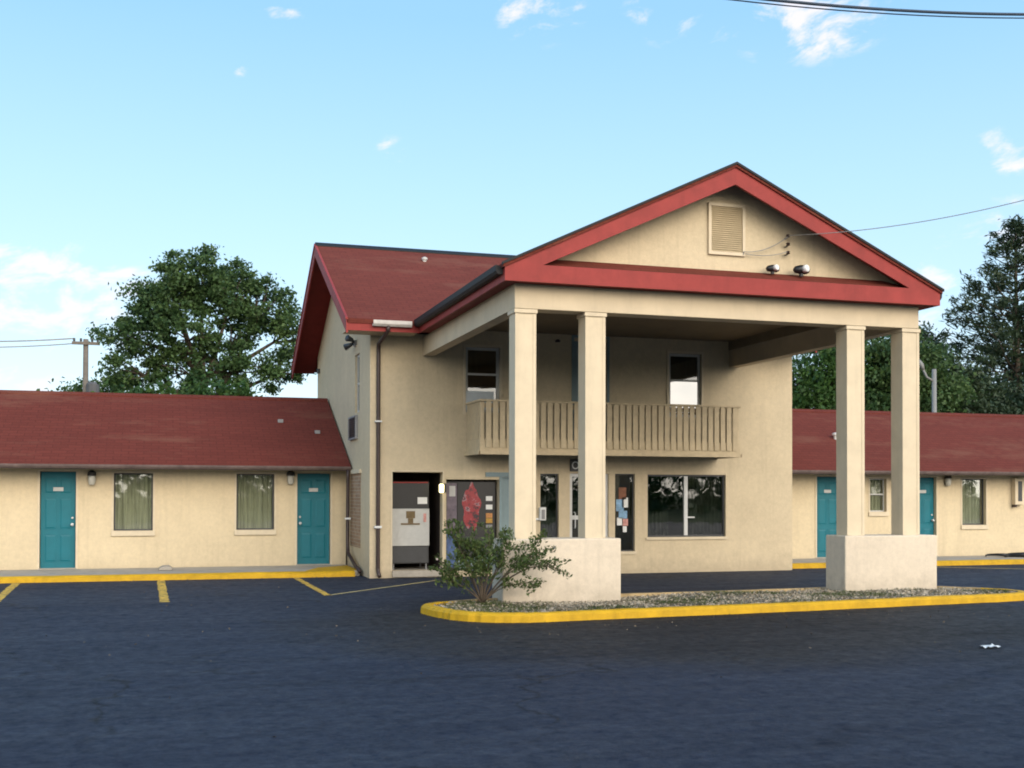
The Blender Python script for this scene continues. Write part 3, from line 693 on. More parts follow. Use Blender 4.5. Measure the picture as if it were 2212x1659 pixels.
ud = box(UD[0]+.01, UD[1]-.01, FY+.07, FY+.11, UD[2]+.01, UD[3]-.01).build('balcony_door', M_bluegrey, mb_)
MB().box(UD[0]-.05, UD[0], FY-.02, FY-.001, UD[2]-.0, UD[3]+.05).box(UD[1], UD[1]+.05, FY-.02, FY-.001, UD[2], UD[3]+.05).box(UD[0], UD[1], FY-.02, FY-.001, UD[3], UD[3]+.05).build('door_trim', M_bluegrey, ud)
MB().lathe((UD[1]-.09, FY+.04, 3.84), [(.02, -.02), (.03, 0), (.02, .02)]).build('handle', M_alum, ud)
w = sash_window(WL, 'window', mb_, FY+.07, .025, None, M_dgrey); curtain_mb(WL[0]+.02, WL[1]-.02, .52, 1.22, FY+.2).build('curtain', M_blind, w)
w = sash_window(SL, 'window', mb_, FY+.07, .025, None, M_dgrey)
pz0 = [(M_rust, 9.60, 9.78, 1.62, 1.88, 0), (M_sky, 9.54, 9.72, 1.36, 1.62, 0), (M_white, 9.68, 9.82, 1.44, 1.66, .3), (M_sky, 9.60, 9.80, 1.20, 1.37, 0), (M_white, 9.56, 9.70, 1.05, 1.22, 0), (M_pink, 9.68, 9.82, 1.04, 1.19, 0), (M_white, 9.70, 9.79, .90, 1.03, 0)]
for mt, a0, a1, c0, c1, _ in pz0:
    box(a0+.03, a1+.03, FY+.085, FY+.088, c0, c1).build('poster', mt, w)
box(9.53, 9.72, FY+.2, FY+.21, .55, 2.1).build('blind', M_blind, w)
for rct in (WL, SL):
    box(rct[0]-.03, rct[1]+.03, FY-.03, FY+.06, rct[2]-.06, rct[2]-.002).build('sill', M_trim, mb_)
# big office window
w = frame_mb(BW[0]+.002, BW[1]-.002, BW[2]+.002, BW[3]-.002, FY+.06, FY+.11, .035)
w = w.build('office_window', M_dgrey, mb_)
box(11.185, 11.27, FY+.045, FY+.10, BW[2]+.035, BW[3]-.035).build('mullion', M_alum, w)
box(BW[0]+.02, 11.20, FY+.078, FY+.086, BW[2]+.02, BW[3]-.02).build('pane', M_dglass, w)
box(11.255, BW[1]-.02, FY+.09, FY+.098, BW[2]+.02, BW[3]-.02).build('pane', M_dglass, w)
curtain_mb(11.4, BW[1]-.03, .8, 2.15, FY+.22, .012, .09).build('blind', M_blind, w)
curtain_mb(BW[0]+.03, 10.9, .8, 1.35, FY+.25, .012, .09).build('blind', M_blind, w)
box(11.29, 11.46, FY+.083, FY+.089, 1.205, 1.235).build('latch_bar', M_alum, w)
MB().box(BW[0]-.04, BW[1]+.04, FY-.035, FY+.055, BW[2]-.055, BW[2]-.001).build('sill', M_trim, w)
# glazed entrance door
dr = frame_mb(DR[0]+.002, DR[1]-.002, DR[2], DR[3]-.002, FY+.05, FY+.11, .07, False)
dr.box(DR[0]+.072, DR[1]-.072, FY+.055, FY+.105, 1.18, 1.27).box(DR[0]+.072, DR[1]-.072, FY+.055, FY+.105, .06, .30)
dr = dr.build('entrance_door', M_alum, mb_)
box(DR[0]+.06, DR[1]-.06, FY+.075, FY+.083, .29, 2.12).build('pane', M_dglass, dr)
MB().tube([(DR[0]+.12, FY+.0, 1.0), (DR[0]+.12, FY-.02, 1.02), (DR[0]+.12, FY-.02, 1.32), (DR[0]+.12, FY+.05, 1.34)], .012).build('handle', M_alum, dr)
# blue-grey service door and lintel
sd_ = box(D3[0]+.03, D3[1]-.03, FY+.06, FY+.10, D3[2]+.01, D3[3]-.03).build('service_door', M_bluegrey, mb_)
frame_mb(D3[0], D3[1], D3[2], D3[3], FY+.02, FY+.058, .03, False).build('frame', M_bluegrey, sd_)
MB().box(6.57, 7.66, FY-.03, FY-.002, 2.095, 2.19).box(6.875, 6.925, FY-.025, FY-.002, .1, 2.094).build('lintel', M_bluegrey, sd_)
MB().lathe((D3[1]-.10, FY+.03, 1.0), [(.02, -.03), (.032, 0), (.02, .03)]).build('handle', M_alum, sd_)
# vending alcoves
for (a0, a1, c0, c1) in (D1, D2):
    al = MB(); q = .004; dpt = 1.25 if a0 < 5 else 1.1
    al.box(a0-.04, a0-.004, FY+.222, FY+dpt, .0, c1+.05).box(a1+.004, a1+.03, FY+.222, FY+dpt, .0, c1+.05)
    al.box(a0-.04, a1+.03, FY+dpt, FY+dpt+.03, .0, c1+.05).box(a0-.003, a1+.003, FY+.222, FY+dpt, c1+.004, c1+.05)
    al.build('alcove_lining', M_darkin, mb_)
box(D1[0]+.0, D1[1], FY-.06, FY+1.2, .02, .148).build('alcove_step', M_conc, mb_)
box(D2[0], D2[1], FY+.01, FY+1.05, .02, .118).build('alcove_step', M_conc, mb_)
frame_mb(D1[0]-.03, D1[1]+.03, D1[2], D1[3]+.04, FY-.012, FY-.001, .03, False).build('alcove_trim', M_trim, mb_)
# side wall fittings
sw = MB().box(X0+.05, X0+.10, SWIN[0]+.002, SWIN[0]+.06, SWIN[2], SWIN[3]).box(X0+.05, X0+.10, SWIN[1]-.06, SWIN[1]-.002, SWIN[2], SWIN[3]).box(X0+.05, X0+.10, SWIN[0]+.06, SWIN[1]-.06, SWIN[3]-.06, SWIN[3]-.002).box(X0+.05, X0+.10, SWIN[0]+.06, SWIN[1]-.06, SWIN[2]+.002, SWIN[2]+.06).box(X0+.05, X0+.10, SWIN[0]+.06, SWIN[1]-.06, 4.12, 4.16).build('window', M_frame, mb_)
box(X0+.07, X0+.078, SWIN[0]+.04, SWIN[1]-.04, SWIN[2]+.04, SWIN[3]-.04).build('pane', M_dglass, sw)
MB().box(X0-.06, X0-.002, 24.9, 25.9, 2.93, 2.97).box(X0-.06, X0-.002, 24.9, 25.9, 3.40, 3.44).box(X0-.06, X0-.002, 24.9, 24.95, 2.97, 3.40).box(X0-.06, X0-.002, 25.85, 25.9, 2.97, 3.40).build('air_grille', M_lgrey, mb_)
gr = MB()
for k in range(9): gr.box(X0-.05, X0-.004, 24.95, 25.85, 2.99+k*.046, 3.012+k*.046)
gr.build('grille_slats', M_dgrey, mb_)
MB().lathe((X0-.02, 31.2, 5.03), [(.06, -.06), (.06, .06)]).build('side_vent', M_black, mb_)
box(X0-.012, X0-.001, 24.5, 25.88, .57, 2.17).build('brick_panel', M_brick, mb_)
box(X0-.05, X0-.001, 24.4, 26.1, 2.172, 2.26).build('lintel', M_trim, mb_)
# downspout on the front wall
dp = MB().tube([(4.33, EY-.04, 5.08), (4.33, EY-.03, 4.98), (4.27, FY-.07, 4.80), (4.27, FY-.06, 4.6), (4.275, FY-.06, .22), (4.285, FY-.06, .12), (4.29, FY-.16, .05)], .042, 10).build('downspout', M_brown, mb_, smooth=True)
MB().box(4.20, 4.345, FY-.112, FY-.002, 1.03, 1.075).box(4.205, 4.34, FY-.11, FY-.002, 3.2, 3.23).build('strap', M_white, dp)
MB().lathe((8.17, FY-.03, 5.03), [(.05, -.03), (.06, 0), (.03, .03)]).build('wall_junction_box', M_brown, mb_)

# ------------------------------------------------------------ wings
def wing(root, xa, xb, wy, ey, ry, doors, wins, smalls, gut_mat, fasc):
    holes = [(d[0], d[1], .11, 2.20) for d in doors]+list(wins)+list(smalls)
    wall_grid(xa, xb, -.05, 2.42, holes, wy, wy+.22).build('front_wall', M_wing, root)
    by = 2*ry-wy
    MB().box(xa, xa+.22, wy+.222, by, -.05, 2.42).box(xb-.22, xb, wy+.222, by, -.05, 2.42).box(xa+.222, xb-.222, by-.22, by, -.05, 2.42).build('wall', M_wing, root)
    box(xa+.25, xb-.25, wy+2.6, wy+2.7, -.02, 2.40).build('partition', M_room, root)
    ez, rz = 2.36, 4.13; bey = 2*ry-ey
    rf = MB().slab([(xa, ey-.05, ez-.02), (xb, ey-.05, ez-.02), (xb, ry, rz), (xa, ry, rz)], .05)
    rf.slab([(xa, ry, rz), (xb, ry, rz), (xb, bey+.05, ez-.02), (xa, bey+.05, ez-.02)], .05)
    rf = rf.build('roof', M_shin, root)
    MB().prism([(ry-.15, rz-.15*.465+.003), (ry, rz+.003), (ry+.15, rz-.15*.465+.003), (ry+.15, rz-.15*.465+.02), (ry, rz+.028), (ry-.15, rz-.15*.465+.02)], 'x', xa, xb).build('ridge_cap', M_shin, rf)
    box(xa, xb, ey, ey+.03, 2.235, ez-.055).build('fascia', fasc, rf)
    box(xa, xb, ey+.03, wy, 2.24, 2.265).build('soffit', M_trim, rf)
    gutter_mb(xa, xb, ey-.002, 2.25, .09, .085).build('gutter', gut_mat, rf)
    sl = (rz-ez)/(ry-ey)
    for xr in ((xa, xb)):
        MB().prism([(wy, 2.42), (by, 2.42), (ry, rz-.08)], 'x', xr if xr == xa else xr-.2, xr+.2 if xr == xa else xr).build('gable_wall', M_wing, root)
    return rf, sl
def panel_door(root, x0, x1, wy, z0=.115, z1=2.195, plate=True, knob_side=1):
    y = wy+.09
    d = MB().box(x0+.012, x1-.012, y, y+.045, z0, z1-.012).build('door', M_teal, root)
    w = x1-x0; st = .10; mid = (x0+x1)/2
    pn = MB()
    for xa, xb in ((x0+st, mid-.04), (mid+.04, x1-st)):
        for za, zb in ((z0+.16, z0+.72), (z0+.86, z0+1.50), (z0+1.62, z0+1.93)):
            pn.add([(xa, y-.001, za), (xb, y-.001, za), (xb, y-.001, zb), (xa, y-.001, zb), (xa+.03, y-.010, za+.03), (xb-.03, y-.010, za+.03), (xb-.03, y-.010, zb-.03), (xa+.03, y-.010, zb-.03)],
                   [(4, 5, 6, 7), (0, 1, 5, 4), (1, 2, 6, 5), (2, 3, 7, 6), (3, 0, 4, 7)])
            pn.box(xa-.022, xa-.004, y-.006, y-.0008, za-.02, zb+.02).box(xb+.004, xb+.022, y-.006, y-.0008, za-.02, zb+.02).box(xa-.004, xb+.004, y-.006, y-.0008, za-.02, za-.004).box(xa-.004, xb+.004, y-.006, y-.0008, zb+.004, zb+.02)
    pn.build('door_panel', M_teal, d)
    kx = x1-.075 if knob_side > 0 else x0+.075
    kb = MB().tube([(kx, y, 1.06), (kx, y-.05, 1.06)], [.022, .022], 10).tube([(kx, y-.045, 1.06), (kx, y-.06, 1.06), (kx, y-.085, 1.06), (kx, y-.09, 1.06)], [.02, .034, .03, .012], 10)
    kb.tube([(kx, y, 1.20), (kx, y-.02, 1.20)], [.026, .024], 10).build('handle', M_alum, d, smooth=True)
    if plate: box(mid-.10, mid+.10, y-.016, y-.011, z0+1.66, z0+1.74).build('number_plate', M_frame, d)
    frame_mb(x0-.045, x1+.045, z0-.002, z1+.04, wy-.014, wy-.001, .045, False).build('door_frame', M_trim, root)
    box(x0-.02, x1+.02, wy-.03, wy+.16, .10, .114+.02).build('threshold', M_conc, root)
    return d
def wing_window(root, rect, wy, mid=None, curtain=M_curt):
    x0, x1, z0, z1 = rect
    w = frame_mb(x0+.002, x1-.002, z0+.002, z1-.002, wy+.10, wy+.14, .03)
    if mid: w.box(x0+.03, x1-.03, wy+.102, wy+.135, mid-.02, mid+.02)
    w = w.build('window', M_dgrey if not mid else M_frame, root)
    box(x0+.02, x1-.02, wy+.115, wy+.122, z0+.02, z1-.02).build('pane', M_glass, w)
    curtain_mb(x0+.01, x1-.01, z0+.02, z1-.02, wy+.20, .018, .10).build('curtain', curtain, w, smooth=True)
    MB().box(x0-.045, x1+.045, wy-.04, wy+.09, z0-.115, z0-.001).build('sill', M_trim, w, bevel=.008)
    frame_mb(x0-.04, x1+.04, z0, z1+.04, wy-.010, wy-.001, .04, False).build('window_trim', M_trim, w)
    return w
LW = thing('motel_wing', (-10, 26.27, 0), 'single storey cream guest wing left of the office, two teal doors and red roof', 'building')
ldoors = [(-2.43, -1.71), (2.965, 3.715), (-7.6, -6.88)]
lwins = [(-.95, -.14, .92, 2.17), (1.63, 2.46, .92, 2.17), (-5.6, -4.8, .92, 2.17)]
rf, sl = wing(LW, -28, 4.07, 26.27, 25.63, 29.42, ldoors, lwins, [], M_wgut, M_brown)
for i, (a, b_) in enumerate(ldoors): panel_door(LW, a, b_, 26.27, knob_side=1 if i != 1 else -1)
for r_ in lwins: wing_window(LW, r_, 26.27)
for (x, y) in ((2.75, 27.95), (3.55, 27.35)):
    MB().box(x-.06, x+.06, y-.06, y+.06, 2.36+(y-25.63)*.467-.02, 2.36+(y-25.63)*.467+.06).build('roof_vent', M_lgrey, rf)
dsp = MB().tube([(4.0, 25.54, 2.26), (4.0, 25.56, 2.1), (4.0, 25.58, .62), (4.0, 25.5, .42), (4.02, 24.55, .17), (4.03, 24.1, .10)], .04, 10).build('downspout', M_brown, LW, smooth=True)
MB().box(3.94, 4.06, 25.52, 25.64, 1.16, 1.20).build('strap', M_white, dsp)

RW = thing('motel_wing', (30, 25.74, 0), 'single storey cream guest wing right of the office, partly behind the right columns', 'building')
rdoors = [(15.97, 16.70), (18.84, 19.55), (24.3, 25.0), (28.5, 29.2)]
rwins = [(20.36, 21.12, .93, 2.16), (22.9, 23.7, .93, 2.16), (26.2, 27.0, .93, 2.16)]
rsm = [(17.53, 18.03, 1.29, 2.15)]
rf, sl = wing(RW, 13.9, 46, 25.74, 25.10, 28.82, rdoors, rwins, rsm, M_wgut, M_brown)
for a, b_ in rdoors: panel_door(RW, a, b_, 25.74)
for r_ in rwins: wing_window(RW, r_, 25.74)
wing_window(RW, rsm[0], 25.74, mid=1.74)
MB().lathe((17.28, 26.9, 3.17), [(.06, 0), (.06, .14), (.10, .15), (.10, .2), (.02, .22)]).build('roof_vent', M_white, rf)

# ------------------------------------------------------------ fittings that can be lifted off
def wall_lamp(x, wy, z, label, lit=False):
    t_ = thing('wall_lamp', (x, wy, z), label, 'lamp', 'wall lamps beside the guest room doors')
    MB().lathe((x, wy-.085, z+.20), [(.03, .10), (.085, .06), (.095, .0), (.09, -.015)], 12).build('lamp_cap', M_black, t_, smooth=False)
    MB().lathe((x, wy-.085, z), [(.03, -.015), (.06, .0), (.075, .06), (.078, .14), (.07, .184)], 12).build('globe', M_lamp if lit else M_frost, t_, smooth=True)
    MB().box(x-.05, x+.05, wy-.02, wy-.002, z+.02, z+.24).box(x-.02, x+.02, wy-.05, wy-.02, z+.20, z+.24).build('bracket', M_black, t_)
    return t_
wall_lamp(-1.39, 26.27, 1.92, 'black capped wall lamp right of the teal door at the left edge')
wall_lamp(2.81, 26.27, 1.95, 'black capped wall lamp left of the teal door next to the office')
wall_lamp(19.86, 25.74, 1.98, 'small grey wall lamp between right wing door and curtained window')
wl = thing('wall_lamp', (5.55, FY, 1.74), 'lit yellow lamp on the right jamb of the ice machine alcove', 'lamp')
MB().box(5.645, 5.71, FY-.03, FY-.002, 1.76, 1.95).build('back_plate', M_black, wl)
MB().lathe((5.60, FY-.08, 1.76), [(.03, -.005), (.05, .01), (.052, .16), (.03, .18)], 12).build('globe', M_lamp, wl, smooth=True)
MB().tube([(5.67, FY-.02, 1.93), (5.63, FY-.06, 1.955), (5.60, FY-.08, 1.945)], .012, 8).build('arm', M_black, wl)

# ice machine
im = thing('ice_machine', (5.08, FY+.5, .148), 'grey and black ice dispenser on short legs inside the open dark alcove', 'ice machine')
y = FY+.34
box(4.62, 5.43, y, y+.68, .27, 1.99).build('cabinet', M_dgrey, im, bevel=.012)
box(4.645, 5.405, y-.022, y-.002, 1.44, 1.955).build('upper_panel', M_black, im)
box(4.645, 5.405, y-.026, y-.002, 1.958, 1.983).build('red_stripe', M_red, im)
lp = MB().box(4.62, 5.43, y-.05, y-.002, .64, 1.42).build('dispenser_panel', M_grey, im, bevel=.01)
box(4.93, 5.12, y-.058, y-.051, 1.22, 1.37).build('chute_recess', M_chute, lp)
MB().box(4.97, 5.08, y-.062, y-.051, 1.12, 1.218).box(4.82, 5.22, y-.068, y-.051, 1.085, 1.118).build('spout', M_chute, lp)
MB().prism([(4.74, .80), (5.30, .80), (5.24, 1.04), (4.80, 1.04)], 'y', y-.057, y-.0505).build('ice_bin_door', M_frame, lp)
box(5.30, 5.36, y-.056, y-.0505, 1.14, 1.32).build('instruction_label', M_pink, lp)
box(5.18, 5.385, y-.028, y-.0225, 1.52, 1.66).build('notice', M_white, im)
box(4.645, 5.405, y-.018, y-.002, .30, .62).build('lower_panel', M_dgrey, im)
for lx in (4.66, 5.36):
    for ly in (y+.04, y+.6):
        MB().lathe((lx+.02, ly, .148), [(.03, 0), (.018, .03), (.018, .125)], 10).build('leg', M_lgrey, im)
# vending machine
vm = thing('vending_machine', (6.3, FY+.5, .118), 'dark drink vending machine with red splash print and column of buttons in the alcove', 'vending machine')
y = FY+.16
box(5.745, 6.845, y, y+.78, .16, 2.0).build('cabinet', M_black, vm, bevel=.012)
box(5.76, 5.985, y-.02, y-.002, .90, 1.96).build('side_panel', M_purple, vm)
box(5.76, 5.985, y-.02, y-.002, .18, .895).build('side_panel', M_blue, vm)
box(5.82, 5.95, y-.026, y-.0205, 1.68, 1.90).build('sticker', M_frame, vm)
fp = box(6.0, 6.83, y-.02, y-.002, .40, 1.96).build('front_panel', M_black, vm)
bl = []
for k in range(40):
    a = 2*math.pi*k/40; rr = 1+.10*math.sin(5*a+.5)+.07*math.sin(9*a)
    bl.append((6.30+.19*rr*math.cos(a), 1.45+.47*rr*math.sin(a)))
MB().prism(bl, 'y', y-.026, y-.0205).build('red_print', M_redp, fp)
for mt, z in ((M_white, 1.64), (M_white, 1.46), (M_orange, 1.28), (M_amber, 1.17)):
    box(6.62, 6.76, y-.032, y-.0205, z-.055, z+.045).build('select_button', mt, fp)
MB().box(6.62, 6.76, y-.03, y-.0205, 1.02, 1.08).build('coin_slot', M_lgrey, fp)
box(6.05, 6.55, y-.03, y-.0205, .46, .66).build('dispensing_flap', M_dgrey, fp)
box(5.76, 6.83, y-.01, y-.002, .17, .39).build('kick_plate', M_bluegrey, vm)

# office sign
sg = thing('office_sign', (8.82, FY-.05, 2.22), 'black sign with white lettering above the glazed entrance door under the balcony', 'sign')
box(8.455, 9.20, FY-.05, FY-.003, 2.225, 2.49).build('sign_board', M_black, sg, bevel=.006)
cu = bpy.data.curves.new('sign_text', 'FONT'); cu.body = 'OFFICE'; cu.size = .235; cu.extrude = .003; cu.align_x = 'LEFT'; cu.space_character = 1.0
to = bpy.data.objects.new('tmp_text', cu); COL.objects.link(to); dg = bpy.context.evaluated_depsgraph_get()
me = bpy.data.meshes.new_from_object(to.evaluated_get(dg)); bpy.data.objects.remove(to)
wx = max(v_.co.x for v_ in me.vertices)
lt = bpy.data.objects.new('lettering', me); COL.objects.link(lt); me.materials.clear(); me.materials.append(M_white); lt.parent = sg
lt.location = Vector((8.48, FY-.055, 2.275))-ORG[sg.name]; lt.rotation_euler = (R(90), 0, 0); lt.scale = (.69/wx, 1, 1)

# call box by the left office window
cbx = thing('call_box', (7.83, FY, 1.1), 'small white call box on the wall by the narrow window behind the left column', 'call box')
box(7.755, 7.89, FY-.10, FY-.003, 1.17, 1.45).build('housing', M_white, cbx, bevel=.012)
MB().box(7.785, 7.86, FY-.118, FY-.101, 1.20, 1.40).build('handset', M_lgrey, cbx, bevel=.01)
box(7.66, 7.754, FY-.06, FY-.003, 1.18, 1.22).build('shelf', M_white, cbx)
# electric box on the right wing
eb = thing('notice_box', (22.06, 25.74, 1.45), 'white framed box with dark front on the right wing wall', 'wall box')
MB().box(21.93, 22.22, 25.58, 25.737, 1.47, 2.18).build('housing', M_trim, eb, bevel=.01)
box(22.02, 22.15, 25.574, 25.579, 1.56, 2.10).build('dark_panel', M_dgrey, eb)
MB().box(21.94, 22.00, 25.60, 25.737, 1.40, 1.468).build('conduit', M_brown, eb)

# floodlights on the pediment ledge
def flood(x, yb, zb, rz, label, s=1.0):
    t_ = thing('floodlight', (x, yb, zb), label, 'floodlight', 'floodlights on the pediment ledge')
    P = lambda pts: [(x+p[0]*s, yb+p[1]*s, zb+p[2]*s) for p in pts]
    MB().tube(P([(0, 0, -.03), (0, 0, .04)]), .035*s, 10).build('base', M_black, t_)
    MB().tube(P([(-.13, .02, .075), (-.10, .015, .077), (-.02, 0, .08), (.08, -.01, .082), (.125, -.015, .08)]), [.02*s, .055*s, .075*s, .075*s, .05*s], 12).build('housing', M_black, t_, smooth=True)
    MB().tube(P([(.03, -.05, .083), (.04, -.105, .086), (.045, -.112, .087)]), [.062*s, .058*s, .05*s], 14).build('lens', M_bulb, t_, smooth=True)
    return t_
flood(9.68, 16.93, 5.41, 0, 'smaller left floodlight on the red pediment ledge under the wall insulators', .85)
flood(10.20, 16.90, 5.40, 0, 'larger right floodlight on the red pediment ledge under the wall insulators', 1.05)
ss = thing('floodlight', (X0, 25.2, 5.0), 'dark twin floodlight high on the office side wall below the eave', 'floodlight')
MB().box(X0-.05, X0-.002, 25.12, 25.28, 4.98, 5.10).build('base', M_lgrey, ss)
for dy, dz in ((-.12, .10), (.1, -.06)):
    MB().tube([(X0-.05, 25.2+dy*.3, 5.04), (X0-.12, 25.2+dy, 5.04+dz*.6), (X0-.22, 25.2+dy*1.6, 5.02+dz)], [.02, .05, .075], 10).build('lamp_head', M_dgrey, ss, smooth=True)
# insulators
WP = []
for i, (z, nm) in enumerate(((6.06, 'topmost'), (5.92, 'middle'), (5.78, 'lowest'))):
    t_ = thing('insulator', (10.01, 17.10, z), nm+' of three dark insulators on the pediment wall right of the vent', 'insulator', 'insulators on the pediment wall')
    MB().tube([(10.01, 17.098, z-.03), (10.01, 17.03, z-.03), (10.01, 17.0, z-.01)], .012, 8).build('bracket', M_dgrey, t_)
    MB().lathe((10.01, 17.0, z-.03), [(.018, 0), (.038, .012), (.022, .025), (.038, .04), (.018, .055)], 10).build('spool', M_brown, t_)
    WP.append((10.01, 16.98, z))
def sag(a, b_, s_, n=18):
    a, b_ = Vector(a), Vector(b_); return [tuple(a.lerp(b_, i/n)-Vector((0, 0, s_*4*(i/n)*(1-i/n)))) for i in range(n+1)]
tag(MB().tube(sag(WP[0], (14.6, 12.4, 6.95), .33, 24)+[(16.2, 10.8, 7.75), (18.5, 8.5, 9.1), (21, 6, 10.7)], .0065, 6).build('service_cable', M_pwire), 'thin pale service cable sagging from the topmost insulator across the sky', 'cable')
tag(MB().tube(sag((10.0, 16.98, 6.04), (9.21, 17.04, 5.75), .08, 12)+[(9.205, 17.05, 5.70)], .007, 6).build('drop_cable', M_pwire), 'thin upper cable looping from the insulators to the louvred vent', 'cable')
tag(MB().tube(sag((10.0, 16.98, 5.79), (9.24, 17.04, 5.72), .05, 12), .006, 6).build('drop_cable', M_pwire), 'thin lower cable looping from the lowest insulator to the louvred vent', 'cable')

# thick overhead cable top right
def thru(P): return P
CK = [(-6, 8.30), (-2, 7.92), (2, 7.66), (4.71, 7.54), (6.21, 7.535), (7.68, 7.59), (8.99, 7.68), (10.45, 7.84), (12.6, 8.17), (16, 8.88)]
cx_, cz_ = np.polyfit([c[0] for c in CK], [c[1] for c in CK], 4), None
cpts = [(x, 12, float(np.polyval(cx_, x))) for x in np.linspace(-6, 16, 60)]
cpts = [(-40, 12, cpts[0][2]+4.2), (-22, 12, cpts[0][2]+1.8)]+cpts+[(30, 12, cpts[-1][2]+3.4), (46, 12, cpts[-1][2]+8.2)]
tag(MB().tube(cpts, .019, 8).build('overhead_cable', M_wire, smooth=True), 'thicker blue grey overhead cable crossing the top right corner of the sky', 'cable')
tag(MB().tube([(x, 12.05, z-.028) for x, y, z in cpts], .008, 8).build('messenger_wire', M_wire, smooth=True), 'thin wire running just beneath the thick overhead cable at the top right', 'cable')

# splash block, hose, litter
tag(MB().prism([(.0, KH), (.24, KH), (.27, KH+.03), (.20, KH+.085), (.06, KH+.075), (-.02, KH+.03)], 'y', 25.2, 25.75).build('rubble_block', M_conc, bevel=.01), 'pale lump of concrete on the left walkway below the two curtained windows', 'rubble')
hp = []
for i in range(60):
    u = i/59; hp.append((20.5+1.9*u, 25.0-.35*u+.12*math.sin(u*22), KH+.03+.035*abs(math.sin(u*9))))
tag(MB().tube(hp, [.02+.045*min(1, i/25) for i in range(60)], 8).build('black_hose', M_black, smooth=True), 'black hose heaped on the right walkway below the wall box', 'hose')
lt_ = []
for i in range(7):
    for j in range(4): lt_.append((8.93+.035*i, 10.90+.05*j, .008+.035*abs(math.sin(i*1.3+j))*(.4+random.random()*.6)))
MB_l = MB().add(lt_, [(i*4+j, i*4+4+j, i*4+5+j, i*4+j+1) for i in range(6) for j in range(3)])
tag(MB_l.build('paper_scrap', M_white, recalc=False), 'crumpled white paper scrap lying on the asphalt at right', 'litter')

# ------------------------------------------------------------ shrub on the island
bx, by_, bz = 4.62, 16.62, .10
sh = thing('shrub', (bx, by_, bz), 'sparse leafy shrub with long side shoots on the island by the left plinth', 'shrub')
st = MB(); lp_ = []; ld = []
def shoot(p0, p1, bend, r0, leaf_from=.35, dens=70, spread=.05):
    p0, p1 = Vector(p0), Vector(p1); L = (p1-p0).length; pts = []
    side = Vector((random.uniform(-1, 1), random.uniform(-1, 1), 0))*.06*L
    for i in range(11):
        u = i/10; pts.append(p0.lerp(p1, u)+Vector((0, 0, bend*4*u*(1-u)))+side*math.sin(u*3.1))
    st.tube(pts, [r0*(1-.8*i/10) for i in range(11)], 6)
    for i in range(int(dens*L)):
        u = leaf_from+(1-leaf_from)*random.random()**.8; k = min(9, int(u*10)); q = pts[k].lerp(pts[k+1], u*10-k)
        s_ = spread*(1.1-.55*u)
        lp_.append((q.x+random.gauss(0, s_), q.y+random.gauss(0, s_), q.z+random.gauss(0, s_*.8))); ld.append(tuple((p1-p0).normalized()+Vector((0, 0, .2))))
    return pts
B0 = (bx, by_, bz)
main_ = [((5.85, 16.2, .50), .34, .022, .45), ((5.45, 16.3, .82), .22, .02, .4), ((5.30, 16.2, .33), .16, .014, .5), ((5.55, 16.5, 1.12), .05, .014, .5),
         ((3.84, 16.3, .47), .10, .018, .3), ((4.0, 16.4, .62), .14, .018, .35), ((3.98, 16.4, 1.37), .08, .018, .5), ((4.2, 16.5, 1.20), .06, .02, .35), ((4.35, 16.3, 1.05), .05, .02, .3),
         ((4.6, 16.2, 1.15), .0, .018, .3), ((4.75, 16.6, 1.22), .0, .018, .3), ((4.95, 16.3, 1.05), .08, .02, .35), ((5.1, 16.55, .95), .10, .02, .35), ((4.5, 16.9, 1.1), .0, .018, .4), ((4.3, 16.7, .85), .08, .018, .3), ((5.15, 16.0, .72), .12, .018, .35), ((4.2, 16.0, .7), .1, .018, .35), ((4.9, 16.9, .9), .1, .018, .4)]
for tip, bend, r0, lf in main_:
    pts = shoot(B0, tip, bend, r0*.75, lf, 85, .065)
    for k in range(7):
        i = random.randint(4, 9); q = pts[i]; dd = (pts[i]-pts[i-1]).normalized()
        tp = q+dd*random.uniform(.08, .22)+Vector((random.gauss(0, .13), random.gauss(0, .13), random.gauss(.03, .09)))
        shoot(q, tp, .02, .005, .1, 150, .045)
st.build('stem', M_stem, sh, smooth=True)
cards(lp_, .05, M_leafC, 'foliage', sh, up=.1, aspect=.45, dirs=np.array(ld), jit=.75)
fl = [lp_[i] for i in rng.choice(len(lp_), 26, replace=False) if lp_[i][2] < .95]
cards(np.array(fl), .05, M_fleck, 'pale_flecks', sh, aspect=.9)  # scattered pale pinkish flecks low in the foliage

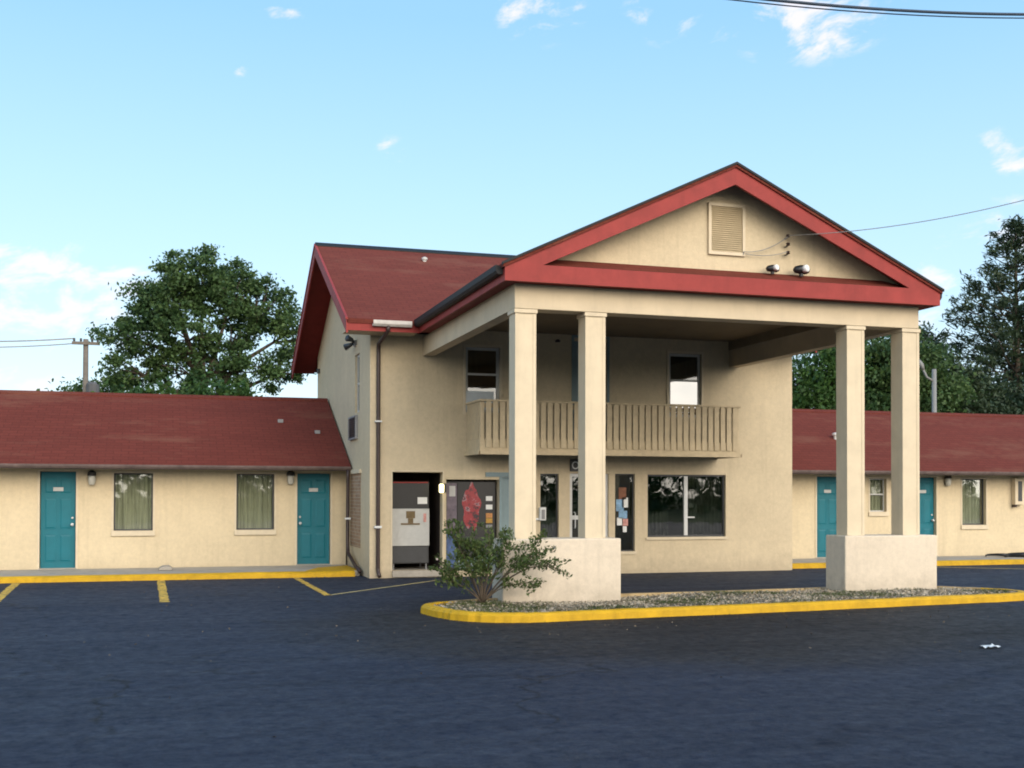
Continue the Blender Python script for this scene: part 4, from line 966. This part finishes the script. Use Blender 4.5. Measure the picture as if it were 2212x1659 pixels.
# ------------------------------------------------------------ trees
def tree(name, base, h, trunk_r, lobes, leaf, nleaf, mat, label, cat='tree', group=None, clump=.55, lean=0, nclump=26, limb=True):
    root = thing(name, base, label, cat, group); bv = Vector(base)
    tk = MB(); top = bv+Vector((lean, 0, h*.62))
    tp = [bv.lerp(top, i/8)+Vector((random.gauss(0, .06)*(i > 0), random.gauss(0, .06)*(i > 0), 0)) for i in range(9)]
    tk.tube(tp, [trunk_r*(1.15-.10*i) for i in range(9)], 10)
    P = []; tv = sum(l[3]*l[4]*l[5] for l in lobes)
    for (cx, cy, cz, rx, ry, rz) in lobes:
        lc = bv+Vector((cx, cy, cz)); nc = max(6, int(nclump*(rx*ry*rz/(tv/len(lobes)))**.66)); cc = []
        for _ in range(nc):
            d = Vector((random.gauss(0, 1), random.gauss(0, 1), random.gauss(0, 1))).normalized()*random.uniform(.35, 1.0)**.6
            cc.append(lc+Vector((d.x*rx, d.y*ry, d.z*rz)))
        nl = int(nleaf*rx*ry*rz/tv)
        for q in cc:
            k = int(nl/nc*random.uniform(.5, 1.5)); s_ = clump*random.uniform(.6, 1.3)
            g = rng.normal(size=(k, 3))*[s_, s_, s_*.62]; P.append(g+np.array(q))
        if limb:
            st_ = tp[random.randint(4, 8)]; mid = st_.lerp(lc, .5)+Vector((0, 0, -.15*rz))
            tk.tube([st_, mid, lc], [trunk_r*.5, trunk_r*.32, trunk_r*.15], 7)
            for q in random.sample(cc, min(len(cc), 9)):
                m2 = lc.lerp(q, .5)+Vector((random.gauss(0, .12), random.gauss(0, .12), random.gauss(0, .12)))
                tk.tube([lc.lerp(mid, .3), m2, q], [trunk_r*.14, trunk_r*.09, .012], 5)
    tk.build('trunk', M_bark, root, smooth=True)
    cards(np.concatenate(P), leaf, mat, 'crown', root, aspect=.55, jit=.45)
    return root
# big broadleaf behind the left wing: px/world there about 0.0177 m per px
tree('broadleaf_tree', (1.5, 44, 0), 11, .26, [
    (-.05, 0, 9.75, 1.5, 1.4, 1.15), (2.2, .2, 8.8, 1.15, 1.2, 1.0), (1.0, -.2, 9.0, 1.2, 1.3, 1.1), (-2.0, 0, 8.5, 1.1, 1.2, .9), (-1.1, .2, 8.9, 1.2, 1.3, 1.05), (-2.75, 0, 7.4, 1.1, 1.2, .75),
    (-.6, -.3, 7.6, 1.4, 1.3, .9), (1.2, .3, 7.7, 1.0, 1.1, .8), (3.0, 0, 7.7, .95, 1.1, .9), (-2.4, .2, 6.2, 1.35, 1.2, .55), (-.6, .2, 6.2, 1.4, 1.2, .75), (1.3, -.2, 6.2, 1.3, 1.2, .6), (2.9, 0, 6.3, 1.0, 1.1, .7), (.4, 0, 5.0, 2.6, 1.3, .6)],
    .14, 52000, M_leafA, 'large round broadleaf tree behind the left guest wing', clump=.205, nclump=25)
tree('bushy_tree', (-3.6, 60, 0), 7, .15, [(-.6, 0, 6.0, 1.4, 1.2, .8), (.6, 0, 6.3, 1.3, 1.2, 1.0), (1.6, .3, 6.8, .9, .9, .7)], .2, 5500, M_leafA, 'small low tree by the utility pole left of the big broadleaf', clump=.32, nclump=16)
tree('bushy_tree', (.8, 38, 0), 6, .14, [(-.2, 0, 4.7, 1.2, 1, .7), (1.0, .2, 4.6, 1.2, 1, .6), (-1.6, .2, 4.3, .9, .9, .5)], .17, 8000, M_leafB, 'yellow green bushy tree peeking over the left wing roof in front of the big tree', clump=.3, nclump=16)
# right: dark pines and rounded trees behind the right wing
def pine(base, h, rmax, label, nleaf, seed, z0=.25):
    r_ = random.Random(seed); root = thing('pine_tree', base, label, 'tree', 'dark pines behind the right wing'); bv = Vector(base); tk = MB()
    tk.tube([bv, bv+Vector((.1, 0, h*.5)), bv+Vector((0, 0, h))], [.24, .16, .03], 9); P = []; D = []
    z = h*z0
    while z < h*1.0:
        u = (z/h-z0)/(1-z0); nb = r_.randint(4, 6); a0 = r_.random()*6
        for k in range(nb):
            a = a0+k*6.283/nb+r_.uniform(-.4, .4); L = rmax*(1-u**1.6)**.75*r_.uniform(.55, 1.1)+.18
            d = Vector((math.cos(a), math.sin(a), r_.uniform(.1, .5))); s = bv+Vector((0, 0, z)); e = s+d*L
            tk.tube([s, s.lerp(e, .5)-Vector((0, 0, .06*L)), e], [.05*(1-u)+.02, .03, .01], 5)
            for c in range(max(2, int(L*2.1))):
                v_ = r_.uniform(.3, 1.05); q = s.lerp(e, v_)+Vector((r_.gauss(0, .22), r_.gauss(0, .22), r_.gauss(.05, .16)))
                n_ = 40; P.append(rng.normal(size=(n_, 3))*[.17, .17, .13]+np.array(q)); D.append(np.tile(np.array(d), (n_, 1)))
        z += r_.uniform(.30, .50)
    P = np.concatenate(P); D = np.concatenate(D)
    tk.build('trunk', M_bark, root, smooth=True); cards(P, .26, M_pine, 'crown', root, up=.3, aspect=.22, dirs=D, jit=.8)
pine((41.2, 48, 0), 15.3, 4.6, 'tallest dark pine at the right edge of the picture', 0, 3, .2)
pine((44.6, 49, 0), 13.4, 4.0, 'dark pine partly cut off by the right picture edge', 0, 5, .2)
pine((37.4, 50, 0), 9.9, 2.6, 'shorter dark pine just left of the tallest pine', 0, 8, .2)
tree('broadleaf_tree', (26.2, 42, 0), 8, .18, [(-1.0, 0, 6.3, 1.3, 1.3, 1.1), (.8, .2, 6.9, 1.5, 1.4, 1.2), (-.2, -.3, 5.2, 1.9, 1.4, .9), (1.8, 0, 5.6, 1.2, 1.2, 1.0)], .19, 17000, M_leafB, 'bright green rounded tree behind the office corner, left of the right columns', clump=.36, nclump=34)
tree('broadleaf_tree', (29.6, 41.5, 0), 8, .18, [(-.7, 0, 6.9, 1.4, 1.3, 1.3), (.7, .2, 7.5, 1.4, 1.3, 1.2), (0, -.3, 5.3, 2.0, 1.4, 1.0), (1.7, 0, 6.0, 1.2, 1.2, 1.2)], .19, 19000, M_leafA, 'dark green rounded tree seen between the two right columns', clump=.36, nclump=36)
tree('broadleaf_tree', (32.6, 43, 0), 8, .18, [(-.6, 0, 7.2, 1.3, 1.2, 1.1), (.8, .1, 6.3, 1.5, 1.2, 1.1), (.2, -.3, 5.2, 1.9, 1.3, .9)], .19, 17000, M_pine, 'very dark leafy tree just right of the last column', clump=.36, nclump=34)
tree('broadleaf_tree', (36.0, 44, 0), 7, .18, [(-.9, 0, 6.0, 1.5, 1.2, .9), (1.0, .1, 5.9, 1.6, 1.2, .9), (.2, -.3, 4.9, 2.2, 1.3, .7)], .19, 15000, M_pine, 'low dark tree behind the pale lamp pole at right', clump=.36, nclump=30)
tree('broadleaf_tree', (40.2, 44, 0), 7, .18, [(-1, 0, 5.4, 1.8, 1.2, .9), (1.4, .1, 5.5, 1.8, 1.2, .9)], .19, 10000, M_pine, 'low dark tree below the tallest pine at the right edge', clump=.36, nclump=26)

# utility pole left
up = thing('utility_pole', (-3.39, 58, 0), 'wooden utility pole with crossarm left of the large broadleaf tree', 'utility pole')
MB().tube([(-3.39, 58, 0), (-3.39, 58, 9.0)], [.17, .12], 10).build('pole', M_pole, up, smooth=True)
MB().box(-4.0, -2.75, 57.8, 57.9, 8.72, 8.86).build('crossarm', M_pole, up)
for ix in (-3.9, -3.6, -3.1, -2.85):
    MB().lathe((ix, 57.85, 8.86), [(.03, 0), (.06, .05), (.05, .16)], 8).build('insulator', M_dgrey, up)
MB().lathe((-3.05, 57.75, 6.1), [(.28, 0), (.30, .05), (.30, .75), (.22, .85)], 12).build('transformer', M_dkgrey, up)
tag(MB().tube(sag((-3.9, 57.85, 9.0), (-16, 57.85, 9.0), .35), .028, 6).build('power_line', M_pwire), 'grey power line leading left from the utility pole, upper one', 'cable', 'power lines at the left')
tag(MB().tube(sag((-3.6, 57.85, 8.8), (-16, 57.85, 8.75), .4), .024, 6).build('power_line', M_pwire), 'grey power line leading left from the utility pole, lower one', 'cable', 'power lines at the left')
# pale lamp pole right
lpn = thing('lamp_pole', (27.27, 36, 0), 'pale lamp pole with a slanting arm behind the right wing roof', 'lamp post')
MB().tube([(27.27, 36, 0), (27.27, 36, 6.35)], [.11, .085], 10).build('pole', M_paleP, lpn, smooth=True)
MB().tube([(27.25, 36, 5.9), (26.95, 36, 6.05), (26.72, 36, 6.45)], .045, 8).build('arm', M_paleP, lpn, smooth=True)
MB().tube([(26.80, 36, 6.32), (26.70, 36, 6.50), (26.62, 36, 6.66)], [.06, .10, .05], 8).build('lamp_head', M_paleP, lpn, smooth=True)

# far wood across the road, behind the photographer (seen mirrored in the panes)
P = []
for i in range(150):
    x = -75+i*1.1; h_ = 7.2+1.6*math.sin(i*.9)+1.6*math.sin(i*.37+1)+random.uniform(-1, 1.5)
    for k in range(9): P.append(rng.normal(size=(16, 3))*[.7, .7, .55]+[x, -60+random.uniform(-3, 3), h_*(k+.5)/9])
o = cards(np.concatenate(P), .8, M_leafA, 'wood', aspect=.6); o['kind'] = 'stuff'
